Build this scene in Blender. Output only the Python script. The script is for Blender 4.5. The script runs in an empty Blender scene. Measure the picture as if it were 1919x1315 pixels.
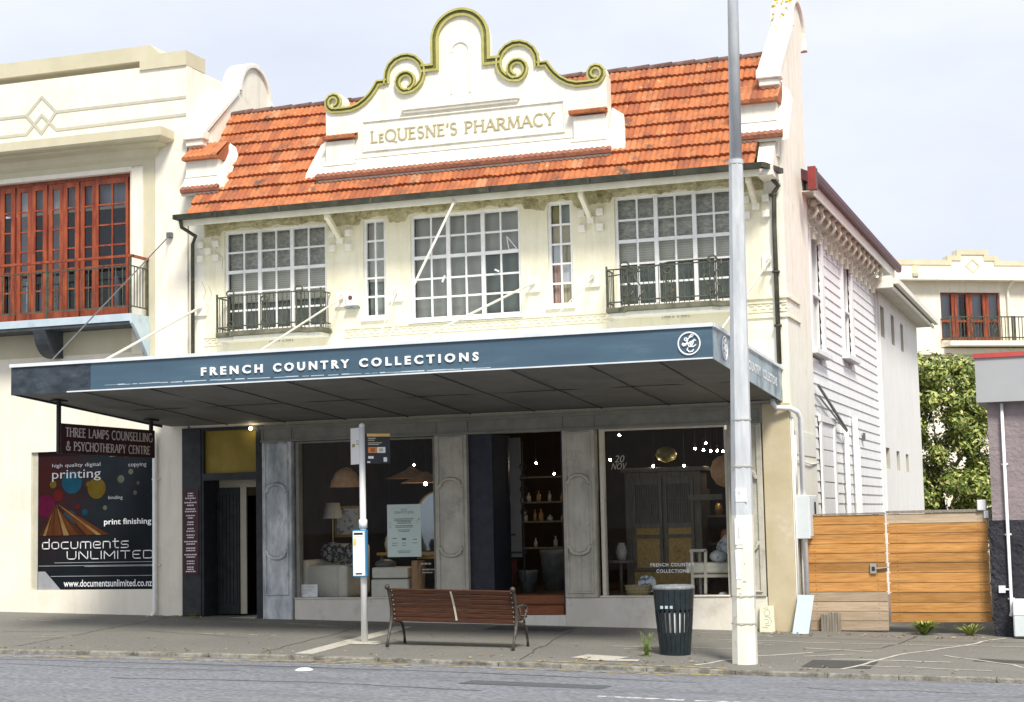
import bpy, bmesh, math, random
from mathutils import Vector, Matrix, Euler
R = math.radians
random.seed(7)
SC = bpy.context.scene
COL = SC.collection

# ------------------------------------------------------------------ camera
CAM = (0.0, -28.0, 1.62)
def make_camera():
    yaw, pitch, roll = R(19.3), R(5.65), R(1.25)
    fw = Vector((-math.sin(yaw)*math.cos(pitch), math.cos(yaw)*math.cos(pitch), math.sin(pitch)))
    r0 = Vector((math.cos(yaw), math.sin(yaw), 0)); u0 = r0.cross(fw)
    r = math.cos(roll)*r0 - math.sin(roll)*u0
    u = math.cos(roll)*u0 + math.sin(roll)*r0
    m = Matrix((r, u, -fw)).transposed().to_4x4()
    m.translation = Vector(CAM)
    cd = bpy.data.cameras.new('camera'); cam = bpy.data.objects.new('camera', cd)
    cd.sensor_width = 36.0; cd.lens = 36.0*3190.0/1919.0
    cd.clip_start = 0.1; cd.clip_end = 3000
    cam.matrix_world = m
    COL.objects.link(cam); SC.camera = cam
make_camera()

# ------------------------------------------------------------------ light
SUN_EL, SUN_AZ = R(50), R(146)      # azimuth from north (+Y) clockwise: behind the camera, a little to its right
def make_light():
    w = bpy.data.worlds.new('World'); SC.world = w; w.use_nodes = True
    nt = w.node_tree; N = nt.nodes; L = nt.links
    bg = N['Background']
    sky = N.new('ShaderNodeTexSky'); sky.sky_type = 'NISHITA'; sky.sun_disc = False
    sky.sun_elevation = SUN_EL; sky.sun_rotation = SUN_AZ
    sky.dust_density = 3.0; sky.air_density = 1.0; sky.ozone_density = 1.5
    tc = N.new('ShaderNodeTexCoord')
    mp = N.new('ShaderNodeMapping'); mp.inputs['Scale'].default_value = (1.2, 1.2, 2.6)
    L.new(tc.outputs['Generated'], mp.inputs['Vector'])
    no = N.new('ShaderNodeTexNoise'); no.inputs['Scale'].default_value = 2.2; no.inputs['Detail'].default_value = 6
    no.inputs['Roughness'].default_value = 0.55
    L.new(mp.outputs[0], no.inputs['Vector'])
    cr = N.new('ShaderNodeValToRGB')
    cr.color_ramp.elements[0].position = 0.34; cr.color_ramp.elements[0].color = (0.72, 0.72, 0.72, 1)
    cr.color_ramp.elements[1].position = 0.62; cr.color_ramp.elements[1].color = (0.97, 0.97, 0.97, 1)
    L.new(no.outputs['Fac'], cr.inputs[0])
    mx = N.new('ShaderNodeMixRGB'); mx.inputs['Color2'].default_value = (6.5, 6.75, 7.45, 1)
    L.new(cr.outputs[0], mx.inputs['Fac']); L.new(sky.outputs[0], mx.inputs['Color1'])
    L.new(mx.outputs[0], bg.inputs['Color'])
    bg.inputs['Strength'].default_value = 0.076
    sd = bpy.data.lights.new('sun', 'SUN'); sd.energy = 2.35; sd.angle = R(14); sd.color = (1.0, 0.95, 0.86)
    so = bpy.data.objects.new('sun', sd); COL.objects.link(so)
    d = Vector((math.sin(SUN_AZ)*math.cos(SUN_EL), math.cos(SUN_AZ)*math.cos(SUN_EL), math.sin(SUN_EL)))
    so.rotation_euler = d.to_track_quat('Z', 'Y').to_euler()
    so.location = (0, -40, 40)
make_light()
SC.view_settings.view_transform = 'Standard'; SC.view_settings.look = 'None'
SC.view_settings.exposure = 0.95; SC.view_settings.gamma = 1.0
SC.view_settings.use_curve_mapping = False
SC.render.engine = 'CYCLES'
SC.cycles.max_bounces = 8; SC.cycles.transparent_max_bounces = 12
SC.cycles.caustics_reflective = False; SC.cycles.caustics_refractive = False
SC.cycles.use_denoising = True

# ------------------------------------------------------------------ materials
def mat(name, c1, c2=None, scale=6.0, rough=0.7, bump=0.0, bscale=80.0, metal=0.0, stretch=(1,1,1), detail=5,
        lo=0.35, hi=0.65, world=True, c3=None, s3=1.5, lo3=0.55, hi3=0.7, spec=0.4, bdist=0.01, streak=None):
    """two-colour noise surface, an optional third colour in larger patches, optional bump"""
    m = bpy.data.materials.new(name); m.use_nodes = True
    nt = m.node_tree; N = nt.nodes; L = nt.links; b = N['Principled BSDF']
    b.inputs['Roughness'].default_value = rough; b.inputs['Metallic'].default_value = metal
    b.inputs['Specular IOR Level'].default_value = spec
    b.inputs['Base Color'].default_value = (*c1, 1)
    if world:
        g = N.new('ShaderNodeNewGeometry'); src = g.outputs['Position']
    else:
        g = N.new('ShaderNodeTexCoord'); src = g.outputs['Object']
    mp = N.new('ShaderNodeMapping'); mp.inputs['Scale'].default_value = stretch
    L.new(src, mp.inputs['Vector'])
    out = None
    if c2 is not None:
        no = N.new('ShaderNodeTexNoise'); no.inputs['Scale'].default_value = scale; no.inputs['Detail'].default_value = detail
        no.inputs['Roughness'].default_value = 0.6
        L.new(mp.outputs[0], no.inputs['Vector'])
        cr = N.new('ShaderNodeValToRGB'); e = cr.color_ramp.elements
        e[0].position = lo; e[0].color = (*c1, 1); e[1].position = hi; e[1].color = (*c2, 1)
        L.new(no.outputs['Fac'], cr.inputs[0]); out = cr.outputs[0]
        if c3 is not None:
            n3 = N.new('ShaderNodeTexNoise'); n3.inputs['Scale'].default_value = s3; n3.inputs['Detail'].default_value = 8
            n3.inputs['Roughness'].default_value = 0.7
            L.new(mp.outputs[0], n3.inputs['Vector'])
            r3 = N.new('ShaderNodeMapRange'); r3.inputs[1].default_value = lo3; r3.inputs[2].default_value = hi3
            L.new(n3.outputs['Fac'], r3.inputs[0])
            mx = N.new('ShaderNodeMixRGB'); mx.inputs['Color2'].default_value = (*c3, 1)
            L.new(r3.outputs[0], mx.inputs['Fac']); L.new(out, mx.inputs['Color1']); out = mx.outputs[0]
        if streak:      # rain streaks: noise drawn out down the wall
            ms = N.new('ShaderNodeMapping'); ms.inputs['Scale'].default_value = (5, 5, .45); L.new(src, ms.inputs['Vector'])
            ns = N.new('ShaderNodeTexNoise'); ns.inputs['Scale'].default_value = 1.3; ns.inputs['Detail'].default_value = 9; ns.inputs['Roughness'].default_value = .72
            L.new(ms.outputs[0], ns.inputs['Vector'])
            rs = N.new('ShaderNodeMapRange'); rs.inputs[1].default_value = .50; rs.inputs[2].default_value = .82; rs.inputs[4].default_value = streak[3]
            L.new(ns.outputs['Fac'], rs.inputs[0])
            mxs = N.new('ShaderNodeMixRGB'); mxs.inputs['Color2'].default_value = (*streak[:3], 1)
            L.new(rs.outputs[0], mxs.inputs['Fac']); L.new(out, mxs.inputs['Color1']); out = mxs.outputs[0]
        L.new(out, b.inputs['Base Color'])
    if bump:
        nb = N.new('ShaderNodeTexNoise'); nb.inputs['Scale'].default_value = bscale; nb.inputs['Detail'].default_value = 4
        L.new(src, nb.inputs['Vector'])
        bp = N.new('ShaderNodeBump'); bp.inputs['Strength'].default_value = bump; bp.inputs['Distance'].default_value = bdist
        L.new(nb.outputs['Fac'], bp.inputs['Height']); L.new(bp.outputs[0], b.inputs['Normal'])
    return m
def emit(name, c, s):
    m = bpy.data.materials.new(name); m.use_nodes = True
    b = m.node_tree.nodes['Principled BSDF']
    b.inputs['Base Color'].default_value = (*c, 1)
    b.inputs['Emission Color'].default_value = (*c, 1); b.inputs['Emission Strength'].default_value = s
    return m
def glass(name, tint=(1, 1, 1), k=1.0, rough=0.0):
    m = bpy.data.materials.new(name); m.use_nodes = True
    nt = m.node_tree; N = nt.nodes; L = nt.links
    N.remove(N['Principled BSDF'])
    t = N.new('ShaderNodeBsdfTransparent'); t.inputs[0].default_value = (*tint, 1)
    g = N.new('ShaderNodeBsdfGlossy'); g.inputs['Roughness'].default_value = rough
    f = N.new('ShaderNodeFresnel'); f.inputs[0].default_value = 1.5
    mu = N.new('ShaderNodeMath'); mu.operation = 'MULTIPLY'; mu.inputs[1].default_value = k
    mx = N.new('ShaderNodeMixShader')
    L.new(f.outputs[0], mu.inputs[0]); L.new(mu.outputs[0], mx.inputs[0]); L.new(t.outputs[0], mx.inputs[1]); L.new(g.outputs[0], mx.inputs[2])
    L.new(mx.outputs[0], N['Material Output'].inputs[0])
    return m

M = {}
M['stucco'] = mat('cream stucco', (.815, .765, .565), (.87, .825, .65), 3, .85, .5, 55, c3=(.74, .68, .44), s3=.9, lo3=.56, hi3=.78, bdist=.012, streak=(.55, .50, .33, .6))
M['stucco2'] = mat('pale parapet plaster', (.82, .79, .67), (.87, .845, .745), 4, .85, .4, 45, c3=(.62, .58, .45), s3=2.5, lo3=.60, hi3=.80, streak=(.50, .46, .34, .6))
M['white_trim'] = mat('white paint', (.81, .79, .69), (.87, .855, .78), 9, .6, .1, 120, streak=(.52, .48, .36, .6))
M['frieze'] = mat('mildew and eave shade roughcast', (.42, .37, .20), (.64, .59, .37), 7, .95, 1.0, 30, c3=(.24, .20, .09), s3=4, lo3=.50, hi3=.66, bdist=.03)  # olive tone holds both the mildew and the shade under the eaves
M['olive'] = mat('olive moulding paint', (.13, .135, .03), (.19, .19, .05), 12, .6, .1, 90)
M['olive_light'] = mat('yellow olive moulding paint', (.40, .37, .10), (.50, .46, .17), 12, .6, .1, 90)
M['letter_olive'] = mat('faded olive lettering', (.40, .35, .19), (.48, .43, .25), 14, .7)
M['gutter'] = mat('dark weathered gutter', (.035, .036, .025), (.08, .08, .055), 5, .6, c3=(.17, .17, .12), s3=3, lo3=.6, hi3=.75)
M['gutter_pale'] = mat('cream fascia board', (.72, .68, .50), (.82, .78, .62), 5, .6)
M['steel_white'] = mat('white steel window paint', (.80, .80, .78), (.90, .90, .88), 8, .45)
M['iron'] = mat('dark green iron', (.045, .05, .035), (.10, .105, .07), 12, .5)
M['slab_olive'] = mat('dark olive sill', (.085, .085, .055), (.17, .165, .11), 5, .75, .3, 60)
M['awn_blue'] = mat('slate blue fascia', (.052, .098, .140), (.068, .124, .172), 1.2, .42, stretch=(.35, 1, 2.5), c3=(.11, .18, .235), s3=1.2, lo3=.58, hi3=.82)
M['awn_dark'] = mat('dark repainted fascia', (.018, .026, .036), (.05, .066, .085), 4, .6, .4, 12, c3=(.11, .135, .16), s3=3, lo3=.58, hi3=.75, stretch=(1, 1, 2), bdist=.02)
M['awn_grey'] = mat('grey blue side fascia', (.30, .37, .41), (.40, .47, .50), 2, .45, c3=(.14, .20, .23), s3=1.3, lo3=.5, hi3=.6)
M['awn_cap'] = mat('pale metal capping', (.62, .66, .68), (.74, .77, .78), 3, .5)
M['soffit'] = mat('grey soffit board', (.155, .155, .148), (.20, .20, .19), 1.5, .8, .1, 30)
M['soffit_gap'] = mat('soffit joint', (.06, .06, .058))
M['white_letter'] = mat('white lettering', (.85, .86, .86), (.9, .9, .9), 10, .5)
M['taupe'] = mat('taupe shopfront paint', (.46, .44, .37), (.58, .555, .47), 3, .7, .2, 40, c3=(.30, .285, .235), s3=2.6, lo3=.52, hi3=.74, streak=(.26, .25, .21, .7))
M['taupe_dark'] = mat('dark taupe shopfront', (.22, .22, .19), (.30, .29, .25), 4, .7)  # darker taupe for the beam and the left display frame
M['distress'] = mat('distressed white paint', (.78, .80, .80), (.30, .34, .37), 2.4, .7, .2, 60, stretch=(1.4, 1, .55), c3=(.09, .11, .14), s3=3.4, lo3=.55, hi3=.72)
M['plinth'] = mat('stained plinth render', (.70, .66, .57), (.78, .74, .66), 2.5, .8, .2, 50, c3=(.46, .42, .35), s3=1.5, lo3=.55, hi3=.78)
M['pier_beige'] = mat('beige pier render', (.53, .455, .29), (.60, .52, .36), 2.5, .8, .2, 60, c3=(.70, .65, .52), s3=1.2)
M['black'] = mat('black joinery', (.016, .018, .020), (.035, .037, .04), 6, .6)
M['navy'] = mat('blue black joinery', (.012, .016, .028), (.025, .03, .045), 6, .55)
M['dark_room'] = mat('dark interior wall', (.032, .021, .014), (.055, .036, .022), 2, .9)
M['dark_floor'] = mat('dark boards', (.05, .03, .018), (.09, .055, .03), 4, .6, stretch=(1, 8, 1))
M['glass'] = glass('window glass', (.93, .95, .95), .8)
M['glass_shop'] = glass('shop window glass', (.84, .86, .86), .28)
M['glass_dark'] = glass('tinted pane', (.72, .76, .80), 1.3)
M['road'] = mat('road asphalt', (.135, .142, .156), (.30, .31, .335), 34, .8, 1.0, 140, stretch=(.38, 1, 1), c3=(.15, .155, .165), s3=1.6, lo3=.48, hi3=.70, lo=.42, hi=.58, detail=8, bdist=.012)
M['pave'] = mat('footpath asphalt', (.135, .13, .115), (.215, .21, .188), 34, .9, .5, 160, c3=(.21, .20, .17), s3=.8, lo3=.48, hi3=.75, bdist=.006)
M['pave_dark'] = mat('asphalt patch', (.055, .055, .05), (.085, .083, .075), 30, .9, .4, 150)
M['kerb'] = mat('worn kerb stone', (.19, .18, .15), (.33, .31, .26), 9, .9, .8, 40, c3=(.10, .095, .075), s3=3, lo3=.46, hi3=.62, bdist=.02)
M['ground'] = mat('yard ground', (.14, .13, .11), (.2, .19, .16), 3, .95)
M['paint_yellow'] = mat('worn yellow road paint', (.62, .46, .10), (.70, .54, .16), 8, .7, c3=(.16, .165, .17), s3=9, lo3=.46, hi3=.58)
M['paint_white'] = mat('worn white road paint', (.62, .61, .57), (.75, .74, .70), 8, .7, c3=(.17, .175, .18), s3=9, lo3=.46, hi3=.58)
M['strip'] = mat('pale concrete strip', (.42, .40, .34), (.54, .52, .45), 12, .9, .3, 90, c3=(.25, .24, .2), s3=4)
M['nb_cream'] = mat('warm cream render', (.82, .77, .645), (.865, .82, .705), 2, .85, .25, 60, bdist=.006, c3=(.72, .66, .51), s3=.7, lo3=.5, hi3=.75, streak=(.55, .50, .38, .5))
M['nb_beige'] = mat('khaki beige trim', (.56, .515, .36), (.62, .575, .42), 2, .8)
M['nb_grey'] = mat('grey beige line paint', (.46, .45, .36), (.53, .51, .42), 5, .8)
M['redwood'] = mat('red stained timber', (.20, .035, .016), (.36, .085, .03), 5, .5, stretch=(2, 2, .5), c3=(.12, .02, .012), s3=3)
M['bluegrey'] = mat('pale blue grey slab', (.42, .52, .58), (.52, .61, .66), 3, .7, c3=(.34, .43, .50), s3=2)
M['bracket_dark'] = mat('dark slate bracket', (.035, .045, .055), (.06, .07, .08), 4, .6)
M['curtain'] = mat('pale curtain', (.55, .57, .60), (.72, .73, .75), 5, .9, stretch=(9, 9, .3))
M['wb_white'] = mat('white weatherboard paint', (.80, .80, .79), (.86, .86, .85), 4, .6, .1, 60, streak=(.60, .60, .57, .5))
M['wb_render'] = mat('white render', (.80, .785, .76), (.85, .835, .81), 1.5, .8, .2, 40, c3=(.72, .70, .66), s3=.8, lo3=.55, hi3=.8, streak=(.58, .56, .50, .55))
M['wb_red'] = mat('dark red gutter paint', (.20, .028, .024), (.28, .045, .038), 4, .5)
M['wb_maroon'] = mat('maroon roof metal', (.075, .018, .022), (.11, .03, .034), 4, .5)
M['soffit_white'] = mat('dusty white soffit', (.55, .53, .47), (.66, .64, .58), 4, .8)
M['bracket_old'] = mat('dusty cream brackets', (.56, .53, .42), (.70, .67, .56), 9, .8, c3=(.28, .26, .19), s3=6)
M['mauve'] = mat('mauve roughcast', (.25, .205, .213), (.305, .255, .262), 2, .9, .7, 16, bdist=.03)
M['char'] = mat('charcoal roughcast', (.022, .022, .03), (.04, .04, .05), 3, .9, 1.0, 14, bdist=.05)
M['par_grey'] = mat('grey parapet panel', (.35, .36, .37), (.39, .40, .41), 1.0, .6)
M['trim_red'] = mat('red trim', (.42, .055, .05), (.5, .08, .07), 4, .5)
M['pvc'] = mat('white pipe', (.74, .75, .76), (.82, .82, .82), 5, .4)
M['box_white'] = mat('pale metal box', (.62, .68, .69), (.70, .75, .76), 3, .45)
M['bench_iron'] = mat('dark bronze iron', (.05, .043, .035), (.10, .088, .07), 15, .45, metal=.3)
M['chrome'] = mat('stud metal', (.6, .58, .52), metal=.8, rough=.35)
M['bin'] = mat('dark teal bin paint', (.010, .017, .021), (.020, .029, .034), 10, .4)
M['bin_lid'] = mat('grey bin rim', (.13, .15, .16), (.26, .28, .28), 10, .5)
M['bin_liner'] = mat('white bin liner', (.72, .73, .70), (.82, .83, .8), 10, .6)
M['pole'] = mat('galvanised pole', (.47, .50, .52), (.62, .64, .65), 4, .45, stretch=(2, 2, .5), spec=.5)
M['pole_base'] = mat('cream painted pole base', (.74, .72, .60), (.83, .81, .71), 3, .6, c3=(.50, .47, .38), s3=4, lo3=.6, hi3=.72)
M['paper'] = mat('paper scrap', (.66, .70, .72), (.84, .86, .86), 9, .8, c3=(.4, .44, .46), s3=8, lo3=.58, hi3=.7)
M['ink'] = mat('dark ink', (.03, .03, .03))
M['bus_white'] = mat('white enamel', (.84, .85, .85), (.88, .88, .88), 5, .4)
M['bus_blue'] = mat('blue enamel', (.045, .22, .42), (.06, .26, .48), 5, .4)
M['bus_dark'] = mat('dark navy enamel', (.008, .012, .02), (.015, .02, .03), 5, .35)
M['orange'] = mat('orange panel', (.75, .24, .05), (.8, .3, .08), 5, .5)
M['amber'] = mat('amber panel', (.72, .46, .12), (.8, .55, .2), 5, .5)
M['yellow'] = mat('yellow panel', (.85, .60, .08), (.9, .66, .14), 5, .5)
M['maroon'] = mat('maroon sign board', (.035, .008, .012), (.055, .013, .018), 3, .5)
M['sign_letter'] = mat('pinkish white letters', (.70, .62, .62), (.80, .74, .74), 10, .6)
M['wicker'] = mat('wicker', (.42, .33, .17), (.60, .50, .30), 30, .8, .5, 40)
M['linen'] = mat('natural linen', (.76, .73, .62), (.84, .81, .71), 6, .9, .3, 25)
M['cushion'] = mat('dark patterned cushion', (.05, .055, .06), (.42, .42, .40), 14, .9, lo=.48, hi=.53)
M['cushion_pale'] = mat('pale blue patterned cushion', (.72, .76, .78), (.25, .32, .38), 12, .9, lo=.52, hi=.6)
M['shade'] = mat('woven shade', (.55, .30, .15), (.70, .43, .24), 10, .8, .3, 40)
M['pale_frame'] = mat('pale timber', (.62, .58, .48), (.72, .68, .58), 8, .6)
M['plate'] = mat('blue white china', (.80, .82, .82), (.12, .22, .32), 18, .25, lo=.5, hi=.58)
M['zinc'] = mat('dull zinc', (.11, .12, .12), (.17, .18, .18), 8, .5, metal=.3)
M['crate_red'] = mat('dull red crate', (.10, .032, .032), (.15, .05, .05), 6, .7)
M['bulb'] = emit('warm bulb', (1.0, .78, .48), 60)
M['spot'] = emit('white spot', (1.0, .80, .55), 150)
M['leaf1'] = mat('deep leaf', (.085, .135, .022), (.17, .22, .04), 3, .55, spec=.5)
M['leaf2'] = mat('fresh leaf', (.30, .35, .07), (.44, .46, .12), 3, .5, spec=.5)
M['leaf3'] = mat('pale leaf', (.48, .48, .20), (.58, .56, .28), 3, .5)
M['bark'] = mat('bark', (.09, .07, .05), (.16, .13, .10), 12, .9, .6, 40)
M['weed'] = mat('weed leaf', (.10, .19, .03), (.24, .33, .07), 8, .6)
M['weed2'] = mat('yellow green blade', (.26, .30, .06), (.42, .44, .12), 8, .6)
M['dry'] = mat('dry leaf', (.30, .20, .10), (.50, .38, .22), 20, .9)

def wood(name, a, b, c, axis_stretch, rough=.6, bump=.25, plank=None):
    """timber with long grain streaks and, if plank=(axis, pitch), a tone of its own for every plank"""
    m = mat(name, a, b, 5, rough, 0, stretch=axis_stretch, c3=c, s3=2.2, lo3=.55, hi3=.75)
    nt = m.node_tree; N = nt.nodes; L = nt.links; bs = N['Principled BSDF']
    if plank:
        g = N.new('ShaderNodeNewGeometry'); sx = N.new('ShaderNodeSeparateXYZ'); L.new(g.outputs['Position'], sx.inputs[0])
        d = N.new('ShaderNodeMath'); d.operation = 'DIVIDE'; d.inputs[1].default_value = plank[1]; L.new(sx.outputs[plank[0]], d.inputs[0])
        ad = N.new('ShaderNodeMath'); ad.operation = 'ADD'; ad.inputs[1].default_value = plank[2]; L.new(d.outputs[0], ad.inputs[0])
        fl = N.new('ShaderNodeMath'); fl.operation = 'FLOOR'; L.new(ad.outputs[0], fl.inputs[0])
        wn = N.new('ShaderNodeTexWhiteNoise'); wn.noise_dimensions = '1D'; L.new(fl.outputs[0], wn.inputs['W'])
        mr = N.new('ShaderNodeMapRange'); mr.inputs[3].default_value = .74; mr.inputs[4].default_value = 1.2; L.new(wn.outputs['Value'], mr.inputs[0])
        src = bs.inputs['Base Color'].links[0].from_socket
        mu = N.new('ShaderNodeVectorMath'); mu.operation = 'SCALE'; L.new(src, mu.inputs[0]); L.new(mr.outputs[0], mu.inputs['Scale'])
        L.new(mu.outputs[0], bs.inputs['Base Color'])
    return m
M['gate_wood'] = wood('golden fence board', (.42, .185, .042), (.58, .30, .095), (.24, .10, .03), (.6, 6, 9), plank=(2, .163, 0))
M['gate_grey'] = wood('weathered fence board', (.44, .33, .22), (.58, .46, .33), (.34, .25, .17), (.6, 6, 9), plank=(2, .163, 0))
M['post_grey'] = wood('grey post', (.22, .19, .15), (.32, .28, .23), (.15, .13, .10), (5, 5, .6))
M['bench_wood'] = wood('brown bench slat', (.042, .015, .007), (.082, .030, .013), (.14, .062, .03), (.7, 8, 8), rough=.5)
M['step_wood'] = wood('red brown step', (.20, .06, .02), (.30, .10, .035), (.14, .04, .015), (.8, 6, 6), rough=.4)
M['cab_dark'] = wood('aged dark cabinet', (.13, .115, .085), (.20, .175, .13), (.08, .07, .05), (5, 5, .7))
M['cab_gold'] = wood('golden cabinet panel', (.42, .27, .08), (.56, .38, .13), (.26, .16, .05), (4, 4, 3))
M['stump'] = wood('driftwood', (.36, .20, .09), (.50, .31, .16), (.16, .08, .035), (7, 7, .8))

def tile_mat():
    m = bpy.data.materials.new('clay roof tile'); m.use_nodes = True
    nt = m.node_tree; N = nt.nodes; L = nt.links; b = N['Principled BSDF']
    at = N.new('ShaderNodeAttribute'); at.attribute_name = 'tile'; at.attribute_type = 'GEOMETRY'
    cr = N.new('ShaderNodeValToRGB'); e = cr.color_ramp.elements
    e[0].position = 0; e[0].color = (.31, .088, .036, 1); e[1].position = 1; e[1].color = (.52, .25, .125, 1)
    x = cr.color_ramp.elements.new(.5); x.color = (.49, .158, .054, 1)
    x = cr.color_ramp.elements.new(.93); x.color = (.46, .165, .062, 1)
    L.new(at.outputs['Fac'], cr.inputs[0])
    g = N.new('ShaderNodeNewGeometry')
    def spots(scale, lo, hi, col, prev, det=6):
        n = N.new('ShaderNodeTexNoise'); n.inputs['Scale'].default_value = scale; n.inputs['Detail'].default_value = det
        n.inputs['Roughness'].default_value = .7; L.new(g.outputs['Position'], n.inputs['Vector'])
        r = N.new('ShaderNodeMapRange'); r.inputs[1].default_value = lo; r.inputs[2].default_value = hi; L.new(n.outputs['Fac'], r.inputs[0])
        mx = N.new('ShaderNodeMixRGB'); mx.inputs['Color2'].default_value = (*col, 1)
        L.new(r.outputs[0], mx.inputs['Fac']); L.new(prev, mx.inputs['Color1']); return mx.outputs[0]
    o = spots(5, .48, .72, (.22, .085, .045), cr.outputs[0])
    o = spots(2.6, .55, .68, (.10, .06, .04), o, 10)
    o = spots(8, .63, .70, (.55, .43, .22), o)
    L.new(o, b.inputs['Base Color']); b.inputs['Roughness'].default_value = .8
    n = N.new('ShaderNodeTexNoise'); n.inputs['Scale'].default_value = 60; L.new(g.outputs['Position'], n.inputs['Vector'])
    bp = N.new('ShaderNodeBump'); bp.inputs['Strength'].default_value = .4; bp.inputs['Distance'].default_value = .01
    L.new(n.outputs['Fac'], bp.inputs['Height']); L.new(bp.outputs[0], b.inputs['Normal'])
    return m
M['tile'] = tile_mat()
M['cap'] = mat('weathered tile edge', (.22, .085, .05), (.34, .14, .085), 12, .85, .4, 40, c3=(.09, .055, .045), s3=5)
M['ridge'] = mat('dark weathered ridge', (.10, .055, .045), (.20, .11, .085), 9, .85, .4, 40, c3=(.05, .04, .035), s3=4)

def stripes_mat(name, a, b, freq, axis, rough=.8, warp=0.0):
    m = bpy.data.materials.new(name); m.use_nodes = True
    nt = m.node_tree; N = nt.nodes; L = nt.links; bs = N['Principled BSDF']; bs.inputs['Roughness'].default_value = rough
    g = N.new('ShaderNodeNewGeometry')
    w = N.new('ShaderNodeTexWave'); w.wave_type = 'BANDS'; w.bands_direction = axis; w.inputs['Scale'].default_value = freq
    w.inputs['Distortion'].default_value = warp
    L.new(g.outputs['Position'], w.inputs['Vector'])
    mx = N.new('ShaderNodeMixRGB'); mx.inputs['Color1'].default_value = (*a, 1); mx.inputs['Color2'].default_value = (*b, 1)
    L.new(w.outputs['Fac'], mx.inputs['Fac']); L.new(mx.outputs[0], bs.inputs['Base Color'])
    return m
M['blind'] = stripes_mat('slatted blind', (.66, .64, .52), (.86, .84, .72), 7.5, 'Z', warp=.5)
M['stay'] = mat('cream stay rod paint', (.58, .56, .48), (.68, .66, .58), 9, .5)
M['lace'] = mat('lace pelmet', (.36, .36, .29), (.70, .69, .58), 13, .9, stretch=(1, 1, 1.8), detail=7, lo=.36, hi=.66)
M['net'] = stripes_mat('grey net curtain', (.56, .56, .50), (.63, .63, .56), 1.4, 'X', warp=4)
M['net_dark'] = stripes_mat('dim room curtain', (.28, .32, .29), (.36, .40, .36), 1.1, 'X', warp=6)

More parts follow.
